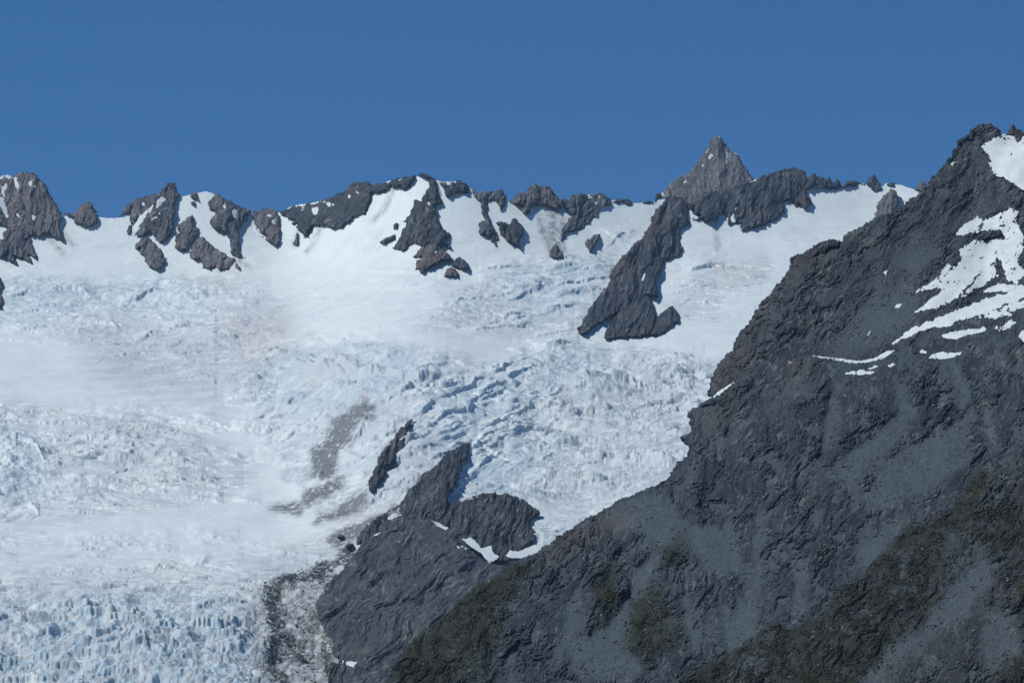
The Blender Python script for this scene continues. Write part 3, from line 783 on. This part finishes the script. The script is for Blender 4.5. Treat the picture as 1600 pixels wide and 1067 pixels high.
# --- pyramid peak and the ridge in front of it
L = "sharp grey pyramid peak rising highest above the snow right of centre"
rock("pyramid_peak", L, "rock peak", [(1034,312),(1038,300),(1040,294),(1050,284),(1058,278),(1066,276),(1073,272),(1084,264),(1090,252),(1098,243),(1105,233),(1109,223),(1113,216),(1119,213.5),(1125,214),(1131,220),(1136,226),(1140,235),(1148,238),(1156,243),(1160,252),(1164,260),(1171,270),(1178,281),(1182,300),(1160,330),(1080,345),(1050,330)], dict(a=(0.145,0.148,0.148), b=(0.085,0.088,0.090), c=(0.17,0.16,0.15)), rough=0.6, off=260, strata=76, slope=0.8, embed=0,
     zones=dict(rust=zone([[(1040,320),(1055,290),(1085,272),(1080,320)]], 6), pale=zone([[(1108,250),(1125,245),(1130,290),(1115,300)]], 6)))
S = Surface(L)
for q in ([(1106,249),(1110,240),(1115,243),(1110,249)],[(1095,262),(1099,254),(1101,258),(1097,262)],[(1071,275),(1076,272),(1077,275),(1073,277)],[(1068,286),(1074,279),(1073,284),(1069,287)],[(1134,237),(1138,235),(1138,243),(1136,250),(1136,262),(1135.5,262),(1135,246)],[(1157,262),(1161,259),(1164,264),(1160,267)],[(1165,266),(1168,270),(1166,272)],[(1116,215),(1125,214),(1124,217),(1118,217)],[(1102,241),(1105,236),(1106,240)],[(1147,239),(1153,241),(1150,243)]):
    patch(S, q, jit=0.5)
L = "black serrated rock ridge in front of the pyramid peak"
rock("rock_ridge", L, "rock ridge", [(1076,322),(1081,318),(1092,312),(1100,305),(1109,301),(1120,300),(1129,300),(1140,294),(1149,290),(1163,285),(1177,281),(1193,275),(1200,273),(1212,268),(1225,264),(1234,264),(1242,261),(1250,264),(1256,267),(1260,274),(1265,276),(1271,271),(1276,273),(1281,277),(1284,275),(1288,281),(1293,282),(1296,277),(1300,284),(1304,286),(1308,281),(1312,282),(1316,293),(1298,296),(1290,291),(1270,292),(1260,296),(1261,304),(1268,318),(1262,324),(1255,327),(1250,320),(1243,320),(1235,312),(1225,315),(1225,332),(1217,340),(1206,347),(1192,352),(1177,357),(1160,361),(1155,350),(1146,343),(1142,352),(1137,350),(1136,339),(1126,329),(1120,343),(1106,349),(1095,340),(1087,336),(1078,331)], DARK, strata=50, off=-10, slope=0.6, group=G1,
     zones=dict(rust=zone([[(1243,300),(1262,296),(1270,320),(1255,330),(1243,322)]], 4)))
S = Surface(L)
for q in ([(1137,341),(1142,333),(1150,318),(1151,325),(1147,337),(1150,347),(1144,348),(1140,336)],[(1124,331),(1126,327),(1128,333)],[(1077,330),(1080,327),(1083,335),(1092,340),(1088,343),(1079,340)],[(1172,285),(1182,280),(1180,284)]):
    patch(S, q, jit=0.7)
L = "row of low broken rocks on the crest left of the spiky tooth"
rock("crest_rock", L, "rock outcrop", [(1317,294),(1320,287),(1323,283),(1332,282),(1338,282),(1341,285),(1347,287),(1353,287),(1351,291),(1342,288),(1337,293),(1330,290)], DARK, jit=1.2, group=G1)
L = "spiky black rock tooth on the crest right of the serrated ridge"
rock("rock_tooth", L, "rock outcrop", [(1354,288),(1358,279),(1362,276),(1366,272),(1370,278),(1373,284),(1381,295),(1374,299),(1367,302),(1361,297),(1357,294)], DARK, strata=80, jit=1.2, group=G1)
L = "tiny rocks on the snow crest between spiky tooth and right mountain"
rock("crest_rock", L, "rock outcrop", [(1384,288),(1390,286),(1398,286),(1397,291),(1391,294),(1386,292)], DARK, jit=1, group=G1)
L = "dark block on the crest touching the right mountain's edge"
rock("crest_rock", L, "rock outcrop", [(1428,298),(1434,290),(1439,283),(1446,285),(1450,295),(1446,304),(1436,299)], GREY, jit=1, group=G1)
L = "small striped pyramid rock standing in snow against the right mountain"
rock("rock_pyramid", L, "rock outcrop", [(1371,316),(1377,311),(1383,306),(1388,299),(1391,295),(1396,298),(1400,301),(1404,310),(1407,318),(1400,325),(1397,332),(1387,345),(1365,350),(1369,326)], BROWN, strata=70, off=-40, slope=1.0)
# --- the great dark spur
L = "great dark rock spur dividing the two snowfields right of centre"
rock("rock_spur", L, "rock spur", [(1040,312),(1045,306),(1055,307),(1064,309),(1077,318),(1074,332),(1078,349),(1064,356),(1061,374),(1067,388),(1063,399),(1047,404),(1037,405),(1039,413),(1033,424),(1026,434),(1025,441),(1029,453),(1028,463),(1011,460),(1000,470),(985,480),(965,490),(955,494),(926,512),(911,526),(904,524),(901,512),(912,498),(921,477),(938,458),(953,439),(956,424),(966,408),(983,391),(1002,371),(1014,354),(1022,332),(1034,318)], DARK, strata=62, off=-8, slope=0.6, wl=1.2, zones=dict(rust=strokes([[(1040,320),(1015,356),(985,392),(960,425)]], 9, 6)))
S = Surface(L)
for q in ([(1002,438),(1006,428),(1009,427),(1006,437),(1003,440)],[(1033,303),(1036,300),(1038,305),(1034,309)]):
    patch(S, q, jit=0.4)
L = "rounded dark rock knoll at the foot of the great spur"
rock("rock_knoll", L, "rock outcrop", [(943,531),(946,518),(957,496),(974,473),(994,459),(1011,460),(1022,479),(1025,496),(1022,512),(1014,523),(1003,526),(975,528)], DARK, strata=60, off=-24, slope=0.6, wl=1.1)
L = "egg shaped dark rock just right of the knoll at the spur's foot"
rock("rock_outcrop", L, "rock outcrop", [(1014,523),(1020,508),(1028,493),(1039,482),(1050,479),(1059,489),(1060,500),(1047,512),(1036,521),(1025,525)], DARK, strata=60, off=-20, slope=0.6)

# --- rock windows in the lower icefall
L = "narrow black rock rib cutting through the middle icefall"
rock("rock_rib", L, "rock outcrop", [(647,651),(645,660),(638,671),(635,688),(628,705),(619,713),(616,722),(602,730),(601,744),(594,750),(587,767),(577,768),(576,755),(584,736),(591,716),(600,702),(614,685),(625,668),(639,657)], DARK, strata=62, off=-45, slope=0.5)
L = "long dark rock slab below the icefall leading down to the grey dome"
rock("rock_slab", L, "rock outcrop", [(734,692),(732,716),(721,721),(722,736),(712,755),(700,775),(700,815),(640,850),(557,850),(557,838),(569,826),(591,807),(614,795),(630,780),(639,764),(653,752),(659,741),(684,727),(692,713),(709,702),(721,692)], DARK, strata=55, off=-32, slope=0.35, cap=40, zones=dict(pale=strokes([[(650,790),(668,772),(690,755)],[(682,760),(676,778)]], 3, 2)))
L = "tilted black rock block with snow along its foot beside the lower icefall"
rock("rock_block", L, "rock outcrop", [(667,806),(684,793),(709,785),(732,779),(760,768),(788,770),(800,775),(817,780),(842,797),(844,802),(828,812),(831,823),(838,834),(834,848),(817,862),(790,880),(740,880),(700,850),(672,830)], DARK, strata=50, off=-45, slope=0.5, cap=60)
S = Surface(L)
for q in ([(757,770),(765,767),(790,770),(784,773),(770,772)],[(731,780),(745,775),(752,774),(744,779),(736,781)],[(811,781),(818,783),(821,788),(816,787)]):
    patch(S, q, jit=0.5)
L_DOME = "broad grey glacier smoothed rock dome beside the dirty ice at bottom centre"
rock("rock_dome", L_DOME, "rock dome", [(566,847),(580,838),(597,830),(614,823),(639,814),(667,809),(690,822),(715,845),(745,872),(790,885),(860,880),(860,1135),(540,1135),(535,1060),(529,1030),(520,1023),(519,1000),(511,985),(497,966),(492,944),(505,925),(509,912),(533,891),(550,870),(560,855)], dict(a=(0.070,0.082,0.090), b=(0.020,0.027,0.034), c=(0.105,0.108,0.102)), strata=42, off=-120, slope=0.6, cap=70, wl=1.3, rough=0.8, mat=M_ROCK_NEAR, step=1.0)
S = Surface(L_DOME)
patch(S, [(672,812),(680,814),(700,825),(696,828),(684,822)], "short white snow sliver on the crest of the grey rock dome", False, jit=0.8, step=0.6)
patch(S, [(722,842),(735,840),(748,849),(752,856),(768,852),(770,862),(780,869),(772,876),(764,878),(754,866),(742,858),(730,849)], "forked bright snow patch between the grey dome and the black block", False, jit=1, step=0.6)
patch(S, [(711,852),(722,852),(731,856),(728,860),(718,857)], "small snow scrap just left of the forked snow patch", False, jit=0.7, step=0.6)
patch(S, [(789,868),(797,860),(805,862),(820,858),(836,850),(850,856),(840,866),(815,872),(800,872)], "dirty snow wedge under the black block against the right mountain", False, jit=1.2, step=0.6)
patch(S, [(579,841),(586,834),(596,831),(592,836),(583,841)], "thin snow curl on the left shoulder of the grey dome", False, jit=0.5, step=0.6)
patch(S, [(527,1030),(545,1032),(559,1033),(552,1042),(540,1038)], "dirty snow scrap at the grey dome's lower left foot", False, jit=1, step=0.6)
L = "dark rock stub below the dirty snow scrap at bottom centre"
rock("rock_stub", L, "rock outcrop", [(508,1040),(520,1034),(540,1038),(552,1044),(545,1060),(532,1075),(512,1070),(510,1052)], DARK, off=-70, slope=0.7, jit=2)
for L, q in (("flat dark rock lying on the ice just above the grey dome, left one", [(525,838),(531,834),(541,837),(540,840),(527,842)]),
             ("flat dark rock lying on the ice just above the grey dome, right one", [(538,852),(545,848),(554,849),(552,853),(541,856)])):
    rock("ice_rock", L, "boulder", q, DARK, jit=0.8, slope=0.4, embed=2)

# ------------------------------------------------------------------ the dark mountain on the right
zU = dict(scree=zone([[(1300,560),(1420,510),(1440,450),(1420,430),(1350,480),(1280,540)],[(1390,400),(1440,380),(1470,400),(1430,420)],[(1500,330),(1535,300),(1545,330),(1490,370)]], 8, 14),
          rust=zone([[(1180,480),(1235,405),(1330,375),(1300,400),(1235,440),(1140,560)],[(1110,600),(1150,525),(1180,560),(1130,610)]], 10, 14),
          pale=strokes([[(1440,299),(1420,316),(1405,328)],[(1400,350),(1425,332)],[(1486,258),(1480,264)],[(1520,300),(1536,272)],[(1320,372),(1350,352)],[(1415,450),(1428,430)],[(1330,482),(1345,470)],[(1280,430),(1292,415)],[(1500,316),(1530,300)],[(1260,470),(1275,450)],[(1350,390),(1365,375)]], 1.8, 1.2, 3))
L_U = "dark jagged rock ridge climbing to the upper right corner"
rock("rock_ridge", L_U, "rock ridge", [(1106,616),(1112,591),(1123,566),(1144,546),(1154,521),(1174,498),(1185,479),(1200,461),(1214,444),(1228,427),(1236,405),(1250,396),(1267,388),(1290,375),(1315,374),(1335,357),(1356,347),(1374,337),(1397,332),(1419,312),(1442,299),(1453,282),(1470,264),(1481,250),(1495,230),(1501,216),(1513,208),(1520,202),(1526,198),(1537,194),(1548,195),(1556,199),(1562,201),(1565,211),(1574,215),(1600,215),(1890,225),(1890,640),(1300,640),(1106,680)], dict(a=(0.052,0.065,0.073), b=(0.018,0.025,0.032), c=(0.080,0.085,0.083)), base=R_HILL, off=90, strata=47, slope=0.8, cap=45, wl=1.6, mat=M_ROCK_NEAR, zones=zU, step=0.9, embed=0, bury=40, rough=0.78, jit=2.6, scree=0.36, gully=25)
zM = dict(scree=zone([[(1140,960),(1165,900),(1195,870),(1190,930),(1175,1000),(1150,1030),(1135,1020)],[(985,985),(1010,900),(1040,840),(1010,860),(975,930),(955,990)],[(1380,720),(1460,680),(1520,640),(1510,720),(1440,770),(1360,790)],
                        [(1280,740),(1340,700),(1400,650),(1400,600),(1430,640),(1400,690),(1320,760)],[(960,790),(1020,770),(1090,830),(1060,860),(990,830),(930,810)],[(1520,590),(1545,640),(1560,700),(1552,700),(1535,650)],[(1060,820),(1120,820),(1150,880),(1120,900),(1080,860)],
                        [(880,1010),(980,960),(1000,1050),(900,1060)],[(1330,860),(1400,810),(1420,800),(1350,890)],
                        [(1128,800),(1150,820),(1158,880),(1148,905),(1136,860)],[(1186,790),(1200,800),(1186,870),(1172,930),(1160,930),(1174,860)],[(1480,560),(1500,570),(1516,640),(1500,640)],[(1300,590),(1316,600),(1300,700),(1284,700)],[(1240,880),(1262,870),(1252,960),(1232,960)],[(1060,930),(1078,925),(1096,1010),(1080,1015)],[(890,920),(905,915),(890,1000),(874,1010)]], 4, 7),
          rust=zone([[(840,870),(900,825),(950,800),(1000,790),(940,840),(860,880)],[(1225,620),(1240,560),(1275,556),(1260,590)],[(1080,670),(1130,620),(1180,590),(1100,690)]], 8, 14),
          gul=strokes([[(1065,790),(1090,850),(1120,930),(1140,1010)],[(1100,790),(1130,850),(1152,910)],[(1240,850),(1258,930)],[(1525,575),(1545,640),(1562,720)],[(950,990),(985,930),(1020,860),(1050,800)],[(1300,620),(1288,700),(1262,760)],[(1590,540),(1600,620)],[(880,900),(860,960),(862,1040)],[(1005,840),(965,870),(940,930)],[(1330,610),(1318,660)]], 5, 4, 7),
          veg=zone([[(590,1140),(640,1000),(740,915),(800,880),(830,880),(780,960),(760,1040),(740,1140)],[(925,900),(960,880),(970,930),(945,985)],[(1000,930),(1030,910),(1055,1000),(1010,1040),(970,1010)],[(1040,880),(1060,830),(1075,840),(1060,880)]], 6, 16),
          pale=strokes([[(1520,575),(1540,630),(1555,690)],[(1590,540),(1597,600)],[(1145,665),(1160,640)],[(1300,660),(1330,640)],[(955,830),(990,820)],[(1240,800),(1262,775)],[(1275,870),(1310,850)]], 1.6, 1.2, 4))
L_M = "huge dark grey mountainside of scree and gullies filling the lower right"
rock("mountain_slope", L_M, "mountain slope", [(1095,630),(1130,612),(1151,594),(1185,576),(1215,563),(1240,556),(1262,555),(1290,558),(1340,567),(1390,556),(1430,532),(1470,512),(1520,494),(1560,478),(1600,462),(1890,440),(1890,1138),(560,1138),(598,1067),(605,1053),(618,1029),(640,1003),(669,981),(694,961),(715,940),(740,917),(778,900),(801,878),(836,864),(867,842),(890,826),(918,810),(940,797),(971,779),(997,768),(1025,758),(1043,748),(1056,724),(1072,712),(1078,699),(1066,690),(1062,682),(1081,673),(1077,661),(1075,645)],
     dict(a=(0.042,0.055,0.063), b=(0.014,0.020,0.027), c=(0.070,0.080,0.081)), base=R_HILL, strata=52, slope=0.6, cap=40, wl=1.7, mat=M_ROCK_NEAR, zones=zM, step=0.95, embed=0, bury=40, rough=0.72, jit=2.2, scree=0.46, gully=-14, kind="structure")
zM['veg'] = zM['veg']*(0.3 + 0.7*sstep(-0.4, 0.1, fbm(GXX/38, GYY/26, 4, 771)))
zN = dict(scree=zone([[(1440,960),(1500,900),(1540,870),(1560,900),(1500,960),(1440,1010)],[(1340,1060),(1420,980),(1430,1000),(1370,1070)],[(1530,940),(1580,960),(1600,1050),(1540,1050)]], 6, 14),
          veg=zone([[(1020,1140),(1100,1040),(1215,968),(1300,930),(1375,860),(1430,800),(1530,730),(1545,760),(1470,860),(1470,930),(1400,1000),(1330,1080),(1300,1140)],[(1500,820),(1570,770),(1600,800),(1600,860),(1540,850)],[(1540,1140),(1570,1030),(1890,980),(1890,1140)],[(1560,900),(1620,860),(1650,960),(1600,960)]], 6, 16))
zN['veg'] = zN['veg']*(0.3 + 0.7*sstep(-0.4, 0.05, fbm(GXX/42, GYY/30, 4, 772)))
L_N = "scrub covered brown spur crossing the bottom right corner"
rock("scrub_spur", L_N, "mountain spur", [(1000,1138),(1030,1075),(1060,1058),(1100,1040),(1150,1012),(1190,985),(1215,968),(1235,985),(1262,972),(1290,962),(1300,927),(1350,897),(1375,862),(1400,838),(1430,810),(1460,800),(1490,792),(1510,760),(1525,735),(1560,712),(1600,700),(1890,690),(1890,1138)], dict(a=(0.040,0.044,0.045), b=(0.016,0.019,0.021), c=(0.068,0.068,0.066)), base=R_HILL, off=-40, strata=48, slope=0.7, cap=35, wl=1.6, mat=M_ROCK_NEAR, zones=zN, step=0.95, embed=0, bury=40, rough=0.75, jit=2.2, scree=0.4, gully=20, kind="structure")

SU = Surface(L_U); SM = Surface(L_M); SN = Surface(L_N)
patch(SU, [(1532,230),(1544,222),(1560,213),(1580,210),(1890,205),(1890,330),(1600,296),(1580,285),(1566,278),(1552,272),(1546,258),(1548,246)], "large clean snowfield below the summit in the upper right corner", False, jit=3, thick=9, name="snowfield", cat="snowfield")
L = "small dark tooth of rock standing on the upper right snowfield's rim"
rock("rock_tooth", L, "rock outcrop", [(1571,212),(1576,205),(1580,196),(1583,194),(1587,202),(1595,204),(1604,210),(1596,218),(1590,223),(1584,214)], DARK, base=SU.grid, off=-3, mat=M_ROCK_NEAR, jit=1.5, embed=0)
SNOWS = [
 ("tall snow strip under the dark cliff at the right edge of the ridge", [(1492,366),(1512,347),(1528,338),(1536,346),(1560,335),(1578,325),(1590,332),(1588,350),(1600,370),(1598,390),(1590,410),(1604,425),(1590,445),(1575,440),(1560,400),(1545,378),(1570,372),(1568,360),(1540,360),(1520,364),(1502,368)]),
 ("broad slanting snow patch on the middle of the right ridge", [(1500,390),(1526,374),(1552,384),(1560,395),(1553,415),(1556,430),(1540,445),(1500,465),(1470,480),(1430,488),(1450,470),(1475,452),(1465,450),(1432,456),(1460,438),(1482,412),(1495,416),(1500,408)]),
 ("long broken snow ribbon crossing below the slanting patch", [(1394,537),(1420,516),(1460,498),(1490,488),(1530,470),(1560,462),(1600,448),(1890,430),(1890,460),(1600,480),(1575,486),(1580,492),(1540,498),(1500,500),(1480,512),(1450,512),(1425,525)]),
 ("snow patch with a flat top just under the long ribbon", [(1468,526),(1478,520),(1500,516),(1520,514),(1545,512),(1540,518),(1515,524),(1482,531)]),
 ("small snow patch at the right end under the long ribbon", [(1554,513),(1565,508),(1580,500),(1587,504),(1578,514),(1562,517)]),
]
for lab, q in SNOWS[:2]:
    patch(SU, q, lab, False, jit=2.2, thick=3.4)
for lab, q in SNOWS[2:]:
    patch(SM, q, lab, False, jit=2.2, thick=3.4)
for lab, q in [
 ("upper right scrap of snow beside the long ribbon at the frame edge", [(1535,457),(1560,443),(1600,446),(1640,440),(1600,456),(1560,456)]),
]:
    patch(SU, q, lab, False, jit=2, thick=3)
for lab, q in [
 ("thin curved snow band on the bench below the jagged ridge", [(1270,556),(1300,558),(1326,562),(1345,564),(1370,558),(1385,549),(1398,547),(1388,556),(1370,565),(1345,569),(1318,566),(1290,561)]),
 ("short flat snow streak left of the curved band on the bench", [(1231,565),(1243,563.5),(1243,566),(1232,567.5)]),
 ("ragged snow scrap just below the curved band", [(1320,584),(1340,577),(1352,579),(1368,580),(1360,585),(1342,586)]),
 ("thin snow scrap above the ragged one below the curved band", [(1356,577),(1368,571),(1371,573),(1362,577)]),
 ("little oval snow scrap right of the curved band", [(1387,571),(1396,566),(1399,570),(1391,574)]),
 ("ragged snow patch alone on the slope under the long ribbon", [(1449,560),(1458,553),(1474,549),(1480,551),(1502,550),(1500,555),(1480,560),(1460,561)]),
 ("tiny snow scrap left of the ragged patch on the slope", [(1436,550),(1441,546),(1449,549),(1447,552),(1440,552)]),
 ("snow scrap at the right frame edge below the long ribbon", [(1590,528),(1596,516),(1606,518),(1606,535),(1594,534)]),
 ("pale dirty snow apron where the ridge meets the glacier", [(1100,640),(1107,622),(1120,614),(1140,600),(1152,596),(1150,602),(1130,614),(1112,628),(1106,640)]),
]:
    patch(SM if "apron" not in lab else SU, q, lab, False, jit=1.0, thick=3.0, step=0.6)
for q in ([(1396,481),(1402,475),(1410,475),(1404,482)],[(1380,425),(1387,422),(1384,430)],[(1485,256),(1492,252),(1488,260)],[(1555,430),(1562,428),(1560,434)],[(1353,525),(1360,517),(1357,525)]):
    patch(SU, q, jit=0.5, step=0.5, thick=3)

# ------------------------------------------------------------------ loose stones and scrub
rng = np.random.default_rng(5)
def ico(n_sub=0):
    t = (1 + 5**.5)/2
    v = np.array([(-1,t,0),(1,t,0),(-1,-t,0),(1,-t,0),(0,-1,t),(0,1,t),(0,-1,-t),(0,1,-t),(t,0,-1),(t,0,1),(-t,0,-1),(-t,0,1)], float)
    v /= np.linalg.norm(v[0])
    f = np.array([(0,11,5),(0,5,1),(0,1,7),(0,7,10),(0,10,11),(1,5,9),(5,11,4),(11,10,2),(10,7,6),(7,1,8),(3,9,4),(3,4,2),(3,2,6),(3,6,8),(3,8,9),(4,9,5),(2,4,11),(6,2,10),(8,6,7),(9,8,1)])
    return v, f
IV, IF = ico()

def scatter(name, label, cat, pts, sizes, squash, mat, colfn, kind="stuff", spiky=0.35):
    n = len(pts)
    v = IV[None]*(1 + spiky*(rng.random((n, 12, 1)) - 0.5)*2)
    v = v*sizes[:, None, None]*np.array([1, 1, squash])*(0.75 + 0.5*rng.random((n, 1, 3)))
    a = rng.random(n)*6.283; ca, sa = np.cos(a)[:, None], np.sin(a)[:, None]
    v = np.stack([v[..., 0]*ca - v[..., 1]*sa, v[..., 0]*sa + v[..., 1]*ca, v[..., 2]], -1) + pts[:, None]
    f = (IF[None] + (np.arange(n)*12)[:, None, None]).reshape(-1, 3)
    c = np.repeat(colfn(n)[:, None], 12, 1)
    o = mesh_object(name, v, f, mat, c, False)
    tag(o, label, cat, kind=kind)
    return o

def pick(n, weight, box, base, lift=0.0):
    x = rng.uniform(box[0], box[2], n*4); y = rng.uniform(box[1], box[3], n*4)
    w = sample(weight, x, y)
    k = rng.random(n*4) < w
    x = x[k][:n]; y = y[k][:n]
    return x, y, point(x, y, sample(base, x, y) + lift)

def maskof(label):
    o, lo, step, Rf, keep, shp = ROCKS[label]
    u = ((GXX - lo[0])/step).astype(int); v = ((GYY - lo[1])/step).astype(int)
    ok = (u >= 0) & (v >= 0) & (u < shp[1]) & (v < shp[0])
    return (ok & keep[np.clip(v, 0, shp[0]-1), np.clip(u, 0, shp[1]-1)]).astype(float)

mN = blur(maskof(L_N), 1) > 0.95
mM = (blur(maskof(L_M), 2) > 0.98) & ~(maskof(L_N) > 0.5)
mU = (blur(maskof(L_U), 2) > 0.98) & ~(maskof(L_M) > 0.5)
clump = sstep(-0.3, 0.4, fbm(GXX/22, GYY/22, 4, 333))
def greens(n):
    a = np.array([0.018, 0.022, 0.011]); b = np.array([0.040, 0.036, 0.018]); t = rng.random((n, 1))
    return (a*(1-t) + b*t)*(0.7 + 0.6*rng.random((n, 1)))
xN, yN, pN = pick(22000, zN['veg']*mN*clump, (1000, 690, 1640, 1110), SN.raw)
xM, yM, pM = pick(11000, zM['veg']*mM*clump, (580, 820, 1080, 1110), SM.raw)
scatter("alpine_scrub", "dark green brown alpine scrub on the nearest slopes at the bottom right", "scrub", np.concatenate([pN, pM]), 0.3 + 0.8*rng.random(len(pN) + len(pM))**2, 0.9, M_SCRUB, greens)
def greys(n):
    t = rng.random((n, 1))**2.5
    return (np.array([0.04, 0.05, 0.056])*(1-t) + np.array([0.26, 0.26, 0.25])*t)
st = sstep(-0.1, 0.5, fbm(GXX/30, GYY/30, 4, 353))
x1, y1, p1 = pick(9000, mM*st, (600, 470, 1640, 1110), SM.raw)
x2, y2, p2 = pick(5000, mU*st, (1110, 200, 1640, 620), SU.raw)
x3, y3, p3 = pick(3000, mN*st, (1000, 700, 1640, 1110), SN.raw)
pp = np.concatenate([p1, p2, p3])
scatter("loose_stones", "scattered grey stones and blocks lying all over the dark mountainside", "stones", pp, 0.25 + 1.1*rng.random(len(pp))**3, 0.7, M_ROCK_NEAR, greys)

mor = strokes([[(415,922),(425,945),(428,985),(430,1010),(424,1040),(440,1067),(446,1100)],[(425,925),(460,905),(495,890),(525,878),(545,862)],[(440,1000),(470,1018),(478,1030)]], 6, 5, 10) \
    + 0.05*zone([[(420,930),(545,865),(500,940),(525,1010),(520,1120),(410,1120)]], 8)
hz, *_ = ice_relief(GXX, GYY)
Pg = point(GXX, GYY, R_ICE)
def onice(n, weight, box):
    x, y, _ = pick(n, np.clip(weight, 0, 1), box, R_ICE)
    p = point(x, y, sample(R_ICE, x, y)); p[:, 2] += sample(hz, x, y)
    return p
p = onice(14000, mor, (390, 850, 560, 1110))
def mud(n):
    t = rng.random((n, 1))
    return np.array([0.03, 0.033, 0.036])*(1-t) + np.array([0.17, 0.165, 0.155])*t
scatter("moraine_debris", "dark moraine debris strewn down the dirty ice beside the grey dome", "moraine", p, 0.35 + 1.7*rng.random(len(p))**4, 0.7, M_ROCK_FAR, mud)

# ------------------------------------------------------------------ valley floor and air
xs = np.linspace(-9000, 9000, 60); ys = np.linspace(-600, 13000, 60)
VX, VY = np.meshgrid(xs, ys)
VZ = -1.0 + 1.0*fbm(VX/900, VY/900, 3, 5) - 1.5
i = np.arange(3600).reshape(60, 60)
o = mesh_object("valley_floor", np.stack([VX, VY, VZ], -1), np.stack([i[:-1, :-1], i[:-1, 1:], i[1:, 1:], i[1:, :-1]], -1).reshape(-1, 4), M_ROCK_NEAR, np.ones((3600, 3))*np.array([0.06, 0.07, 0.045]))
tag(o, "flat valley floor below the mountains", "ground", kind="structure")

hm = bpy.data.materials.new("haze_air"); hm.use_nodes = True
nt = hm.node_tree; nt.nodes.clear()
out = nt.nodes.new("ShaderNodeOutputMaterial"); pv = nt.nodes.new("ShaderNodeVolumePrincipled")
pv.inputs["Color"].default_value = (*HAZE_COLOR, 1)
pv.inputs["Density"].default_value = HAZE_DENSITY
pv.inputs["Anisotropy"].default_value = 0.0
nt.links.new(pv.outputs[0], out.inputs["Volume"])
c = np.array([(sx, sy, sz) for sx in (-9500, 9500) for sy in (-700, 13500) for sz in (-6, 2900)], float)
fa = np.array([(0,1,3,2),(4,6,7,5),(0,4,5,1),(2,3,7,6),(0,2,6,4),(1,5,7,3)])
o = mesh_object("haze", c, fa, hm, None, False)
tag(o, "thin blue haze filling the air before the far peaks", "haze", kind="stuff")
